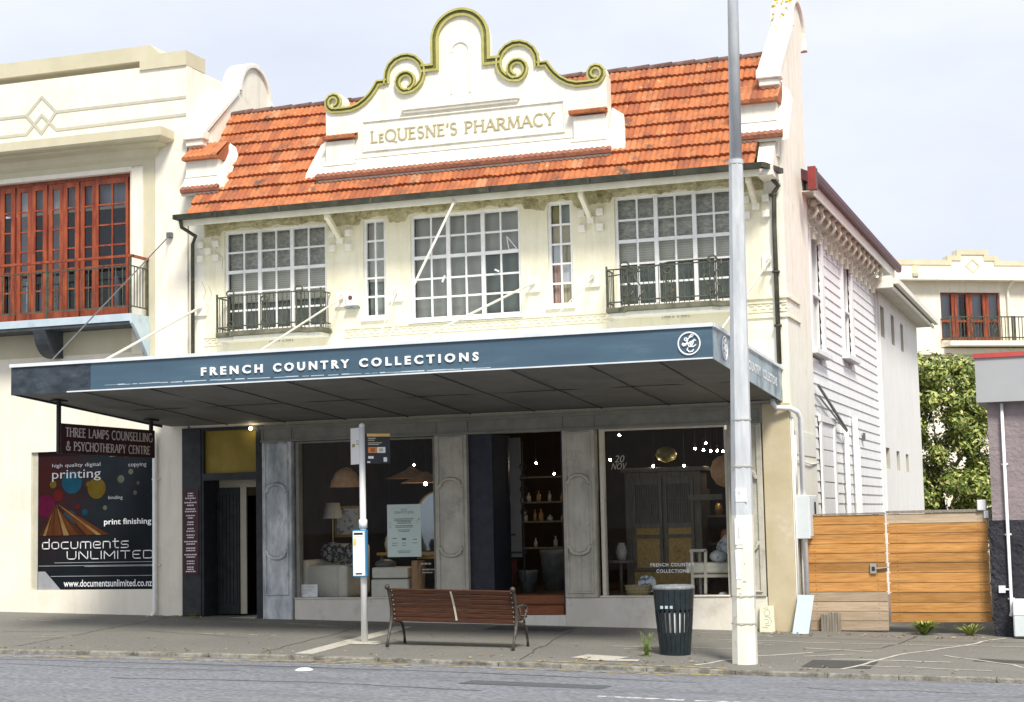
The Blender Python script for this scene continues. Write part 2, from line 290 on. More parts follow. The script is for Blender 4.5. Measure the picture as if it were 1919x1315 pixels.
# ------------------------------------------------------------------ mesh builder
WL = {}          # world location of every root and part
def wloc(o): return WL.get(o.name, Vector((0, 0, 0)))
class MB:
    def __init__(s): s.v = []; s.f = []; s.m = []; s.att = []
    def add(s, verts, faces, m=0):
        k = len(s.v); s.v += [tuple(p) for p in verts]
        for f in faces: s.f.append(tuple(i+k for i in f)); s.m.append(m)
        return s
    def quad(s, a, b, c, d, m=0): return s.add([a, b, c, d], [(0, 1, 2, 3)], m)
    def box(s, x0, x1, y0, y1, z0, z1, m=0):
        V = [(x0,y0,z0),(x1,y0,z0),(x1,y1,z0),(x0,y1,z0),(x0,y0,z1),(x1,y0,z1),(x1,y1,z1),(x0,y1,z1)]
        return s.add(V, [(0,3,2,1),(4,5,6,7),(0,1,5,4),(1,2,6,5),(2,3,7,6),(3,0,4,7)], m)
    def hexa(s, V, m=0):   # 8 corners: bottom 4, top 4
        return s.add(V, [(0,3,2,1),(4,5,6,7),(0,1,5,4),(1,2,6,5),(2,3,7,6),(3,0,4,7)], m)
    def prism(s, poly, axis, a, b, m=0):
        """poly: 2-D outline; axis 'y': (x,z) outline from y=a to b; 'x': (y,z); 'z': (x,y)"""
        n = len(poly)
        def P(p, t):
            return (p[0], t, p[1]) if axis == 'y' else ((t, p[0], p[1]) if axis == 'x' else (p[0], p[1], t))
        V = [P(p, a) for p in poly] + [P(p, b) for p in poly]
        F = [tuple(range(n)), tuple(range(2*n-1, n-1, -1))] + [(i, i+n, (i+1) % n+n, (i+1) % n) for i in range(n)]
        return s.add(V, F, m)
    def tube(s, pts, r, n=8, m=0, caps=True, closed=False):
        pts = [Vector(p) for p in pts]
        rr = r if isinstance(r, (list, tuple)) else [r]*len(pts)
        rings = []; up = None; L = len(pts)
        for i, p in enumerate(pts):
            if closed: t = (pts[(i+1) % L]-pts[i-1]).normalized()
            else: t = (pts[min(i+1, L-1)]-pts[max(i-1, 0)]).normalized()
            if up is None:
                up = t.orthogonal().normalized()
            else:
                up = (up - t*up.dot(t))
                up = up.normalized() if up.length > 1e-6 else t.orthogonal().normalized()
            w = t.cross(up)
            rings.append([p+(up*math.cos(2*math.pi*j/n)+w*math.sin(2*math.pi*j/n))*rr[i] for j in range(n)])
        V = [q for ring in rings for q in ring]; F = []
        for i in range(L if closed else L-1):
            k = (i+1) % L
            for j in range(n):
                F.append((i*n+j, i*n+(j+1) % n, k*n+(j+1) % n, k*n+j))
        if caps and not closed:
            F.append(tuple(range(n-1, -1, -1))); F.append(tuple(range((L-1)*n, L*n)))
        return s.add(V, F, m)
    def bar(s, a, b, w, h=None, m=0):
        """square bar between two points"""
        a, b = Vector(a), Vector(b); t = (b-a).normalized(); h = h or w
        up = Vector((0, 0, 1)) if abs(t.z) < .95 else Vector((0, 1, 0))
        x = t.cross(up).normalized(); y = x.cross(t).normalized()
        c = [(-1,-1),(1,-1),(1,1),(-1,1)]
        V = [a+x*i*w/2+y*j*h/2 for i, j in c]+[b+x*i*w/2+y*j*h/2 for i, j in c]
        return s.add(V, [(0,3,2,1),(4,5,6,7),(0,1,5,4),(1,2,6,5),(2,3,7,6),(3,0,4,7)], m)
    def lathe(s, prof, c, n=20, m=0, a0=0.0, a1=2*math.pi):
        full = abs(a1-a0-2*math.pi) < 1e-4; k = n if full else n+1; V = []; F = []
        for r, z in prof:
            for j in range(k):
                a = a0+(a1-a0)*j/n
                V.append((c[0]+r*math.cos(a), c[1]+r*math.sin(a), c[2]+z))
        for i in range(len(prof)-1):
            for j in range(n):
                j2 = (j+1) % k
                F.append((i*k+j, i*k+j2, (i+1)*k+j2, (i+1)*k+j))
        return s.add(V, F, m)
    def ball(s, c, r, n=10, m=0, sz=1.0, sx=1.0, sy=1.0):
        V = []; F = []; h = n//2+1
        for i in range(h+1):
            a = math.pi*i/h
            for j in range(n):
                b = 2*math.pi*j/n
                V.append((c[0]+r*sx*math.sin(a)*math.cos(b), c[1]+r*sy*math.sin(a)*math.sin(b), c[2]+r*sz*math.cos(a)))
        for i in range(h):
            for j in range(n): F.append((i*n+j, (i+1)*n+j, (i+1)*n+(j+1) % n, i*n+(j+1) % n))
        return s.add(V, F, m)
    def wallholes(s, x0, x1, z0, z1, holes, y, depth, m=0, axis='y', sides=True, mr=None):
        """flat wall with rectangular openings and their reveals; axis 'y': x/z wall at y; 'x': y/z wall at x=y"""
        mr = m if mr is None else mr
        xs = sorted({x0, x1, *[h[0] for h in holes], *[h[1] for h in holes]})
        zs = sorted({z0, z1, *[h[2] for h in holes], *[h[3] for h in holes]})
        P = (lambda a, c, d: (a, y+d, c)) if axis == 'y' else (lambda a, c, d: (y+d, a, c))
        for i in range(len(xs)-1):
            for j in range(len(zs)-1):
                cx, cz = (xs[i]+xs[i+1])/2, (zs[j]+zs[j+1])/2
                if any(h[0] < cx < h[1] and h[2] < cz < h[3] for h in holes): continue
                s.quad(P(xs[i], zs[j], 0), P(xs[i+1], zs[j], 0), P(xs[i+1], zs[j+1], 0), P(xs[i], zs[j+1], 0), m)
        for h in holes:
            a, b, c, d = h[:4]
            for p, q in (((a, c), (b, c)), ((b, c), (b, d)), ((b, d), (a, d)), ((a, d), (a, c))):
                s.quad(P(*p, 0), P(*q, 0), P(*q, depth), P(*p, depth), mr)
        if sides:
            for p, q in (((x0, z0), (x0, z1)), ((x0, z1), (x1, z1)), ((x1, z1), (x1, z0)), ((x1, z0), (x0, z0))):
                s.quad(P(*p, 0), P(*q, 0), P(*q, depth), P(*p, depth), m)
        return s
    def sweep(s, path, prof, y0, mats=None, closed=False):
        """sweep a profile [(offset, height)] along an (x,z) path on a wall facing -Y; mitred"""
        n = len(path); k = len(prof); V = []; F = []
        for i in range(n):
            p = Vector(path[i])
            a = Vector(path[i])-Vector(path[i-1]) if i > 0 else None
            b = Vector(path[i+1])-Vector(path[i]) if i < n-1 else None
            if a is None: a = b
            if b is None: b = a
            a, b = a.normalized(), b.normalized()
            na, nb = Vector((-a.y, a.x)), Vector((-b.y, b.x)); nn = (na+nb)
            nn = nn.normalized() if nn.length > 1e-4 else na
            sc = 1/max(.5, nn.dot(na))
            for o, h in prof:
                q = p+nn*o*sc; V.append((q.x, y0-h, q.y))
        base = len(s.v); s.v += V
        for i in range(n-1):
            for j in range(k-1):
                s.f.append(tuple(base+t for t in (i*k+j, (i+1)*k+j, (i+1)*k+j+1, i*k+j+1))); s.m.append(mats[j] if mats else 0)
        for i in (0, n-1):
            s.f.append(tuple(base+i*k+j for j in range(k))); s.m.append(mats[0] if mats else 0)
        return s
    def flat(s, p, q, w, y, m=0, th=.002):
        """flat stroke of width w from (x,z) p to q on a wall plane facing -Y"""
        p, q = Vector(p), Vector(q); t = (q-p).normalized(); n_ = Vector((-t.y, t.x))*w/2; p = p-t*w*.5; q = q+t*w*.5
        return s.hexa([(c.x, yy, c.y) for yy in (y-th, y) for c in (p-n_, q-n_, q+n_, p+n_)], m)
    def build(s, name, mats, parent=None, smooth=False, bevel=0.0, label=None, cat=None, group=None, kind=None, att=None, seg=1):
        if not isinstance(mats, (list, tuple)): mats = [mats]
        xs = [p[0] for p in s.v]; ys = [p[1] for p in s.v]; zs = [p[2] for p in s.v]
        b = Vector(((min(xs)+max(xs))/2, (min(ys)+max(ys))/2, min(zs)))
        me = bpy.data.meshes.new(name)
        me.from_pydata([(p[0]-b.x, p[1]-b.y, p[2]-b.z) for p in s.v], [], s.f)
        for mm in mats: me.materials.append(mm)
        me.polygons.foreach_set('material_index', s.m)
        if smooth: me.polygons.foreach_set('use_smooth', [True]*len(s.f))
        bm = bmesh.new(); bm.from_mesh(me); bmesh.ops.recalc_face_normals(bm, faces=bm.faces)
        bm.to_mesh(me); bm.free()
        if att:
            a = me.attributes.new('tile', 'FLOAT', 'FACE'); a.data.foreach_set('value', att)
        o = bpy.data.objects.new(name, me); COL.objects.link(o)
        o.location = b
        if parent is not None:
            o.parent = parent; o.location = b-wloc(parent)
        WL[o.name] = b
        if bevel:
            bv = o.modifiers.new('bevel', 'BEVEL'); bv.width = bevel; bv.segments = seg; bv.limit_method = 'ANGLE'
        tag(o, label, cat, group, kind)
        return o
def tag(o, label=None, cat=None, group=None, kind=None):
    if label: o['label'] = label
    if cat: o['category'] = cat
    if group: o['group'] = group
    if kind: o['kind'] = kind
    return o
def root(name, loc, label, cat, group=None):
    o = bpy.data.objects.new(name, None); COL.objects.link(o); o.location = loc
    o.empty_display_size = .2
    WL[o.name] = Vector(loc)
    return tag(o, label, cat, group)
def copy_tree(o, parent=None):
    c = o.copy(); COL.objects.link(c); c.parent = parent
    WL[c.name] = WL.get(o.name, Vector((0, 0, 0)))
    for ch in list(o.children): copy_tree(ch, c)
    return c
def arc(cx, cz, r, a0, a1, n, rz=None):
    rz = rz or r
    return [(cx+r*math.cos(R(a0+(a1-a0)*i/n)), cz+rz*math.sin(R(a0+(a1-a0)*i/n))) for i in range(n+1)]

# ------------------------------------------------------------------ lettering
def text_mesh(s, bold=0.0, spacing=1.0):
    cu = bpy.data.curves.new('lettering', 'FONT'); cu.body = s; cu.size = 1; cu.offset = bold; cu.space_character = spacing
    cu.resolution_u = 3; cu.extrude = 0
    o = bpy.data.objects.new('lettering', cu); COL.objects.link(o)
    dg = bpy.context.evaluated_depsgraph_get(); dg.update()
    me = bpy.data.meshes.new_from_object(o.evaluated_get(dg))
    V = [tuple(v.co) for v in me.vertices]; F = [tuple(p.vertices) for p in me.polygons]
    bpy.data.objects.remove(o); bpy.data.curves.remove(cu); bpy.data.meshes.remove(me)
    return V, F
def put_text(mb, s, x0, x1, z0, z1, plane, face='y', m=0, bold=0.0, spacing=1.0, thick=0.0, shear=0.0, rise=0.0):
    """lettering fitted into x0..x1, z0..z1 on a wall facing -Y (face 'y', plane = y) or facing +X (face 'x', x0..x1 along y)"""
    V, F = text_mesh(s, bold, spacing)
    ax = min(v[0] for v in V); bx = max(v[0] for v in V); az = min(v[1] for v in V); bz = max(v[1] for v in V)
    def P(v, d):
        u = (v[0]-ax)/(bx-ax); w = (v[1]-az)/(bz-az)
        a = x0+(x1-x0)*u+shear*w; c = z0+(z1-z0)*w+rise*u
        return (a, plane-d, c) if face == 'y' else (plane+d, a, c)
    n = len(V)
    if thick <= 0:
        return mb.add([P(v, 0) for v in V], F, m)
    ec = {}
    for f in F:
        for i in range(len(f)):
            e = (f[i], f[(i+1) % len(f)]); ec[e] = 1
    side = [(a, b, b+n, a+n) for (a, b) in ec if (b, a) not in ec]
    return mb.add([P(v, 0) for v in V]+[P(v, thick) for v in V], [tuple(i+n for i in f) for f in F]+side, m)
def A(cx, cy, rx, ry, a0, a1, n=9): return [(cx+rx*math.cos(R(a0+(a1-a0)*i/n)), cy+ry*math.sin(R(a0+(a1-a0)*i/n))) for i in range(n+1)]
# roman capitals drawn as strokes: advance, [(points, relative weight)], [serif points]
GL = {
 'A': (.80, [([(0,0),(.38,1)], .7), ([(.38,1),(.78,0)], 1.1), ([(.14,.36),(.64,.36)], .7)], [(0,0),(.78,0)]),
 'C': (.78, [(A(.45,.5,.42,.5,50,310,14), 1)], []),
 'E': (.58, [([(.08,0),(.08,1)], 1.1), ([(.08,.96),(.54,.96)], .8), ([(.08,.53),(.46,.53)], .7), ([(.08,.04),(.56,.04)], .8)], [(.08,0),(.08,1)]),
 'G': (.84, [(A(.45,.5,.42,.5,50,330,14), 1), ([(.80,.04),(.80,.42)], 1)], [(.80,.42)]),
 'H': (.80, [([(.08,0),(.08,1)], 1.1), ([(.70,0),(.70,1)], 1.1), ([(.08,.55),(.70,.55)], .7)], [(.08,0),(.08,1),(.70,0),(.70,1)]),
 'I': (.24, [([(.12,0),(.12,1)], 1.1)], [(.12,0),(.12,1)]),
 'L': (.56, [([(.08,0),(.08,1)], 1.1), ([(.08,.04),(.54,.04)], .8)], [(.08,0),(.08,1)]),
 'M': (1.0, [([(.06,0),(.14,1)], .8), ([(.14,1),(.48,.1)], 1.1), ([(.48,.1),(.82,1)], .7), ([(.82,1),(.90,0)], 1.1)], [(.06,0),(.90,0),(.14,1),(.82,1)]),
 'N': (.84, [([(.08,0),(.08,1)], .8), ([(.08,1),(.72,.0)], 1.1), ([(.72,0),(.72,1)], .8)], [(.08,0),(.72,1),(.06,1)]),
 'O': (.90, [(A(.45,.5,.42,.48,0,360,20), 1)], []),
 'P': (.62, [([(.08,0),(.08,1)], 1.1), ([(.08,.96)]+A(.30,.72,.26,.24,90,-90,8)+[(.08,.48)], .9)], [(.08,0),(.08,1)]),
 'Q': (.92, [(A(.45,.5,.42,.48,0,360,20), 1), ([(.48,.12),(.98,-.14)], 1)], []),
 'R': (.72, [([(.08,0),(.08,1)], 1.1), ([(.08,.96)]+A(.30,.73,.26,.23,90,-90,8)+[(.08,.5)], .9), ([(.30,.5),(.68,0)], 1.1)], [(.08,0),(.08,1),(.68,0)]),
 'S': (.58, [(A(.28,.74,.22,.23,35,270,9)+A(.28,.26,.23,.25,90,-150,9), 1.05)], []),
 'T': (.72, [([(.36,0),(.36,1)], 1.1), ([(.03,.96),(.69,.96)], .8)], [(.36,0)]),
 'U': (.80, [([(.08,1),(.08,.36)]+A(.39,.34,.31,.32,180,360,10)+[(.70,.36),(.70,1)], 1)], [(.08,1),(.70,1)]),
 'Y': (.74, [([(.36,0),(.36,.46)], 1.1), ([(.36,.46),(.04,1)], 1.1), ([(.36,.46),(.68,1)], .7)], [(.36,0),(.04,1),(.68,1)]),
 '&': (.92, [([(.86,.42)]+A(.40,.26,.36,.26,-20,-250,10)+[(.50,.62)]+A(.40,.80,.17,.18,-20,230,9)+[(.84,.0)], .95)], []),
 "'": (.20, [([(.10,.72),(.12,1)], 1.2)], []),
 ' ': (.38, [], []),
}
def roman(mb, s, x0, x1, z0, h, plane, face='y', wt=.13, thick=.012, m=0, small=()):
    """serif capitals set to fill x0..x1; letters whose index is in small are set at two-thirds height"""
    adv = []; sp = .13
    for i, ch in enumerate(s): adv.append(GL[ch][0]*(.68 if i in small else 1)+sp)
    tot = sum(adv)-sp; kx = (x1-x0)/tot; cur = 0; cnt = 0
    for i, ch in enumerate(s):
        k = .68 if i in small else 1
        def ribbon(pts, w):
            nonlocal cnt
            P = [Vector((x0+(cur+p[0]*k)*kx, z0+p[1]*k*h)) for p in pts]; hw = w*wt*h/2
            n = len(P); Lf = []; Rt = []
            for j in range(n):
                t = (P[min(j+1, n-1)]-P[max(j-1, 0)]).normalized(); q = Vector((-t.y, t.x))*hw
                Lf.append(P[j]+q); Rt.append(P[j]-q)
            d0 = cnt*.0002; cnt = (cnt+1) % 7
            def W(p, d): return (p.x, plane-d, p.y) if face == 'y' else (plane+d, p.x, p.y)
            V = [W(p, 0) for p in Lf]+[W(p, 0) for p in Rt]+[W(p, thick+d0) for p in Lf]+[W(p, thick+d0) for p in Rt]; F = []
            for j in range(n-1):
                F += [(2*n+j, 2*n+j+1, 3*n+j+1, 3*n+j), (j, j+1, 2*n+j+1, 2*n+j), (n+j, n+j+1, 3*n+j+1, 3*n+j)]
            F += [(0, n, 3*n, 2*n), (n-1, 2*n-1, 4*n-1, 3*n-1)]
            mb.add(V, F, m)
        for pts, w in GL[ch][1]: ribbon(pts, w)
        for q in GL[ch][2]:
            yy = q[1]+(.025 if q[1] < .5 else -.025)
            ribbon([(q[0]-.13, yy), (q[0]+.13, yy)], .5)
        cur += adv[i]
    return mb
def lines(mb, rows, plane, face='y', m=0, th=.002):
    """illegible small print: short dashes; rows = (x0, x1, z, height)"""
    rnd = random.Random(3)
    for x0, x1, z, h in rows:
        x = x0
        while x < x1-.004:
            w = min(x1-x, rnd.uniform(.03, .09)*max(.4, h/.03))
            if face == 'y': mb.box(x, x+w, plane-th, plane, z, z+h, m)
            else: mb.box(plane, plane+th, x, x+w, z, z+h, m)
            x += w+h*.45
    return mb

# ------------------------------------------------------------------ ground levels
KT = [(-80, 1.0), (-30, .02), (-17, -.19), (-14, -.215), (-10.9, -.262), (-7.5, -.335), (-4.5, -.425), (-1, -.49), (20, -.92), (80, -2.1)]
def zk(x):
    for (a, za), (b, zb) in zip(KT, KT[1:]):
        if x <= b: return za+(zb-za)*(x-a)/(b-a)
    return KT[-1][1]
def zf(x): return -.07-.0235*(x+14.64)
KY = -5.62
def pz(x, y):
    if y >= 0: return zf(x)
    return zf(x)+(zk(x)-zf(x))*min(1, y/KY)
def rz(x, y):
    d = (KY-.13)-y
    return zk(x)-.055+.018*min(max(d, 0), 9)
# ------------------------------------------------------------------ setting
def sheet(name, x0, x1, ys, zfn, m, nx=60, dz=0.0, kind='structure', label=None):
    b = MB(); xs = [x0+(x1-x0)*i/nx for i in range(nx+1)]
    V = [(x, y, zfn(x, y)+dz) for y in ys for x in xs]; k = nx+1
    F = [(j*k+i, j*k+i+1, (j+1)*k+i+1, (j+1)*k+i) for j in range(len(ys)-1) for i in range(nx)]
    b.add(V, F); return b.build(name, m, kind=kind, label=label)
b = MB(); b.quad((-600, -600, -2.6), (600, -600, -2.6), (600, 900, -2.6), (-600, 900, -2.6)); b.build('ground', M['ground'], kind='structure')
sheet('road', -70, 70, [-75, -30, -14.75, -11, -8, -6.6, KY-.12], rz, M['road'], 70)
sheet('pavement', -70, 70, [KY, -4.2, -2.8, -1.4, 0, .35], pz, M['pave'], 140)
sheet('yard', -70, 70, [.352, 12, 60], pz, M['ground'], 40)
def kerb():
    b = MB(); x = -60.0; rnd = random.Random(5)
    while x < 60:
        L_ = rnd.choice((.9, 1.2, 1.5)); g = .005
        def P(xx, yy, up): return (xx, yy, (pz(xx, yy) if up else rz(xx, KY-.13))+(.004 if up else -.06))
        j = rnd.uniform(-.012, .012)
        b.hexa([(x, KY-.13+j, zk(x)-.2), (x+L_-g, KY-.13+j, zk(x+L_)-.2), (x+L_-g, KY+.004, zk(x+L_)-.2), (x, KY+.004, zk(x)-.2),
                (x, KY-.115+j, zk(x)+.002+j*.6), (x+L_-g, KY-.115+j, zk(x+L_)+.002+j*.6), (x+L_-g, KY+.004, zk(x+L_)+.004), (x, KY+.004, zk(x)+.004)])
        x += L_
    b.build('kerb', M['kerb'], kind='structure', bevel=.012)
kerb()
def stripe(b, pts, w, fn, m=0, dz=.004):
    """flat painted line following the surface fn"""
    out = []
    for (xa, ya), (xb, yb) in zip(pts, pts[1:]):
        n = max(1, int(math.hypot(xb-xa, yb-ya)/.25))
        d = Vector((xb-xa, yb-ya)).normalized(); q = Vector((-d.y, d.x))*w/2
        for i in range(n):
            p0 = Vector((xa+(xb-xa)*i/n, ya+(yb-ya)*i/n)); p1 = Vector((xa+(xb-xa)*(i+1)/n, ya+(yb-ya)*(i+1)/n))
            c = [p0-q, p1-q, p1+q, p0+q]
            b.quad(*[(t.x, t.y, fn(t.x, t.y)+dz) for t in c], m)
b = MB()
stripe(b, [(-30, -6.12), (-5.55, -6.12)], .075, rz, 0)
stripe(b, [(-5.5, -6.12), (-4.85, -5.80)], .07, rz, 0, .006)
stripe(b, [(-11.4, -6.0), (-9.6, -5.86)], .06, rz, 0, .008)
stripe(b, [(-7.6, -5.5), (-4.95, -5.52)], .05, pz, 0, .006)      # yellow kerb edge
stripe(b, [(-6.2, -6.02), (-5.0, -5.86)], .05, rz, 0, .008)
b.build('road_markings', M['paint_yellow'], kind='structure')
b = MB()
stripe(b, [(-5.6, -9.35), (-2.6, -9.35)], .11, rz, 0)
stripe(b, [(-16.8, -6.34), (-11.6, -6.34)], .05, rz, 0)
stripe(b, [(-10.6, -6.42), (-8.9, -6.42)], .05, rz, 0)
stripe(b, [(-14.3, -2.9), (-13.75, -2.9)], .035, pz, 0); stripe(b, [(-13.45, -2.9), (-12.95, -2.9)], .035, pz, 0)
b.build('white_road_markings', M['paint_white'], kind='structure')
b = MB()
stripe(b, [(-11.2, -5.45), (-11.45, -1.6), (-11.55, -.9)], .30, pz, 0)
stripe(b, [(-11.3, -3.85), (-10.72, -3.85)], .24, pz, 0, .007)
b.build('concrete_strip', M['strip'], kind='structure')
b = MB()
for pts in ([(-10.0, .05), (-9.0, .05)],): stripe(b, [(-10.05, -.75), (-8.65, -.75)], .75, pz, 0)
stripe(b, [(-4.05, -4.6), (-3.15, -4.6)], .9, pz, 0)
stripe(b, [(-1.9, -3.6), (-1.2, -3.75)], .35, pz, 0)
b.build('pavement_patches', M['pave_dark'], kind='structure')
b = MB(); rnd = random.Random(11)
def wob(pts, w, a=.05):
    out = []
    for (xa, ya), (xb, yb) in zip(pts, pts[1:]):
        n = max(2, int(math.hypot(xb-xa, yb-ya)/.3))
        out += [(xa+(xb-xa)*i/n+rnd.uniform(-a, a), ya+(yb-ya)*i/n+rnd.uniform(-a, a)) for i in range(n)]
    out.append(pts[-1]); stripe(b, out, w, pz, 0, .005)
wob([(-.5, -.2), (-1.7, -.3), (-2.35, -1.9), (-3.0, -3.3), (-3.5, -5.2)], .06)
wob([(-2.35, -3.1), (-1.2, -4.4), (-.2, -4.8)], .05)
wob([(-5.9, -1.7), (-3.5, -1.75), (-.2, -1.6)], .05)
wob([(-6.2, -3.1), (-5.1, -3.0)], .05); wob([(-4.4, -2.6), (-3.4, -2.9)], .06); wob([(-4.2, -3.7), (-3.6, -3.3)], .06)
wob([(-6.4, -.7), (-5.6, -.8), (-5.2, -1.0)], .05); wob([(-3.8, -4.0), (-2.2, -4.0)], .07); wob([(-3.3, -4.7), (-1.6, -4.9)], .05)
wob([(-5.4, -5.25), (-5.0, -4.0), (-4.2, -3.2)], .07)
for cx, cy, n in ((-15.2, -.7, 6), (-13.9, -.9, 7), (-12.9, -1.2, 8), (-18.6, -1.0, 6), (-19.6, -2.4, 5), (-17.2, -3.8, 6), (-6.9, -3.2, 6), (-5.6, -2.2, 5)):
    for i in range(n//2):
        x, y = cx+rnd.uniform(-.5, .5), cy+rnd.uniform(-.3, .3); wob([(x, y), (x+rnd.uniform(.25, .8), y+rnd.uniform(-.08, .08))], rnd.uniform(.025, .05), .03)
b.build('pavement_scuffs', M['strip'], kind='structure')
b = MB()   # crumbled pale patch of broken concrete by the bin
stripe(b, [(-7.25, -4.7), (-6.6, -4.85)], .5, pz, 0, .006); stripe(b, [(-7.0, -5.1), (-6.3, -5.0)], .22, pz, 0, .008)
b.build('concrete_patch', M['strip'], kind='structure')
b = MB(); rnd = random.Random(61)     # trodden gum spots
for i in range(150):
    x, y = rnd.uniform(-20, -.5), rnd.uniform(-5.3, -.3); r = rnd.uniform(.012, .035); z = pz(x, y)+.003
    b.add([(x+r*math.cos(a*1.047), y+r*rnd.uniform(.7, 1.1)*math.sin(a*1.047), z) for a in range(6)], [(0, 1, 2, 3, 4, 5)])
b.build('pavement_spots', M['pave_dark'], kind='structure')
b = MB()
for pts in ([(-18, -3.2), (-15.5, -2.6), (-13.2, -3.4)], [(-12.4, -.6), (-12.1, -2.4), (-11.9, -5.4)], [(-8.6, -.4), (-8.4, -2.2), (-7.9, -5.4)], [(-3.0, -.3), (-3.3, -2.3), (-4.2, -3.2)], [(-5.2, -1.0), (-3.0, -1.2), (-.6, -.9)], [(-16.5, -.3), (-16.3, -5.3)]): wob(pts, .018, .04)
b.build('pavement_cracks', M['pave_dark'], kind='structure')
b = MB()
def rwob(pts, w, a=.06):
    out = []
    for (xa, ya), (xb, yb) in zip(pts, pts[1:]):
        n = max(2, int(math.hypot(xb-xa, yb-ya)/.3)); out += [(xa+(xb-xa)*i/n+rnd.uniform(-a, a), ya+(yb-ya)*i/n+rnd.uniform(-a, a)) for i in range(n)]
    out.append(pts[-1]); stripe(b, out, w, rz, 0, .003)
rwob([(-30, -6.75), (-17, -6.85), (-13, -7.0), (-9, -6.95), (-5, -7.1)], .05, .02); rwob([(-3.6, -7.3), (-3.0, -7.5), (-2.4, -7.25), (-1.6, -7.4)], .03); rwob([(-15.5, -7.6), (-13.2, -7.9), (-11, -7.8)], .03); rwob([(-12, -9.4), (-9.5, -9.1), (-7, -9.3)], .04)
for x, y, w, l in ((-18.5, -8.0, .7, 2.4), (-7.6, -8.3, .5, 1.8)): stripe(b, [(x, y), (x+l, y+.05)], w, rz, 0, .0025)
b.build('road_patches', mat('dark bitumen seal', (.075, .08, .088), (.12, .125, .135), 22, .75, .6, 100, detail=8), kind='structure')
# leaf litter along the kerb and the wall foot
b = MB(); rnd = random.Random(21)
def litter(n, xr, yr, fn, s=(.015, .05)):
    for i in range(n):
        x, y = rnd.uniform(*xr), rnd.uniform(*yr); a = rnd.uniform(0, 6.28); l = rnd.uniform(*s); w = l*.5; z = fn(x, y)+.012
        c, q = math.cos(a), math.sin(a)
        b.quad((x-c*l, y-q*l, z), (x+q*w, y-c*w, z+rnd.uniform(0, .02)), (x+c*l, y+q*l, z), (x-q*w, y+c*w, z+rnd.uniform(0, .02)))
litter(110, (-18, -2), (-5.55, -4.9), pz); litter(70, (-5.6, -1.9), (-.8, -.15), pz); litter(40, (-17, -15.8), (-.4, -.08), pz); litter(60, (-20, -1), (-4.8, -.4), pz, (.01, .03))
b.build('leaf_litter', M['dry'], kind='stuff', label='dry fallen leaves scattered over the footpath and kerb')
# ------------------------------------------------------------------ the tiled-roof shop building
XL, XR = -16.22, -4.95
SHOP = root('shop_building', (-10.6, 0, -.2), 'two-storey cream stucco shop with orange clay tile roof and a scrolled olive-trimmed gable', 'shop building')
WINS = [(-15.47, -13.37, 5.2, 7.1), (-11.7, -9.61, 5.2, 7.1), (-7.88, -5.76, 5.2, 7.12)]
NARROW = [(-12.63, -12.19, 5.3, 7.1), (-9.1, -8.65, 5.3, 7.13)]
b = MB(); b.wallholes(-15.9, -5.25, 3.42, 7.3, WINS+NARROW, 0, .18)
b.build('front_wall', M['stucco'], SHOP)
# side (fire) walls with raking coping and arched top
def sidewall(x0, x1, zb):
    prof = [(0, zb), (0, 8.9), (.06, 8.97), (1.36, 10.06), (1.45, 10.12)]+arc(2.05, 10.18, .6, 180, 0, 14)+[(2.62, 10.05), (2.4, 9.98), (2.4, zb)]
    w = MB().prism(prof, 'x', x0, x1).build('side_wall', M['stucco2'], SHOP)
    c = MB()
    rk = [(.02, 8.98), (1.34, 10.09)]; n = (-.642, .767)
    c.prism([(-.05, 8.96), (1.38, 10.12), (1.33, 10.2), (-.10, 9.05)], 'x', x0-.05, x1+.05)
    ring = arc(2.05, 10.18, .59, 180, 0, 18)+arc(2.05, 10.18, .69, 0, 180, 18)
    c.prism(ring, 'x', x0-.055, x1+.055)
    c.box(x0-.06, x1+.06, -.14, .12, 8.90, 9.06)
    c.box(x0-.02, x1+.02, -.09, .1, 8.78, 8.90)
    c.box(x0-.07, x1+.07, 2.62, 2.78, 10.05, 10.2)
    c.build('coping', M['white_trim'], w, bevel=.015)
    return w
sw_l = sidewall(-16.22, -15.9, 3.42); sw_r = sidewall(-5.25, -4.95, -.45)
b = MB(); rnd = random.Random(4)      # yellow lichen and exposed brick on the right coping
for i in range(26):
    y = 1.55+rnd.uniform(-.25, .2); z = 10.18+.70*math.sin(math.acos(max(-1, min(1, (y-2.05)/.7))))
    x = rnd.uniform(-5.28, -4.93); r = rnd.uniform(.015, .045)
    b.ball((x, y-.01, z-.005), r, 6, sz=.6)
b.build('lichen', mat('yellow lichen', (.72, .50, .06), (.80, .62, .16), 20, .9), sw_r)

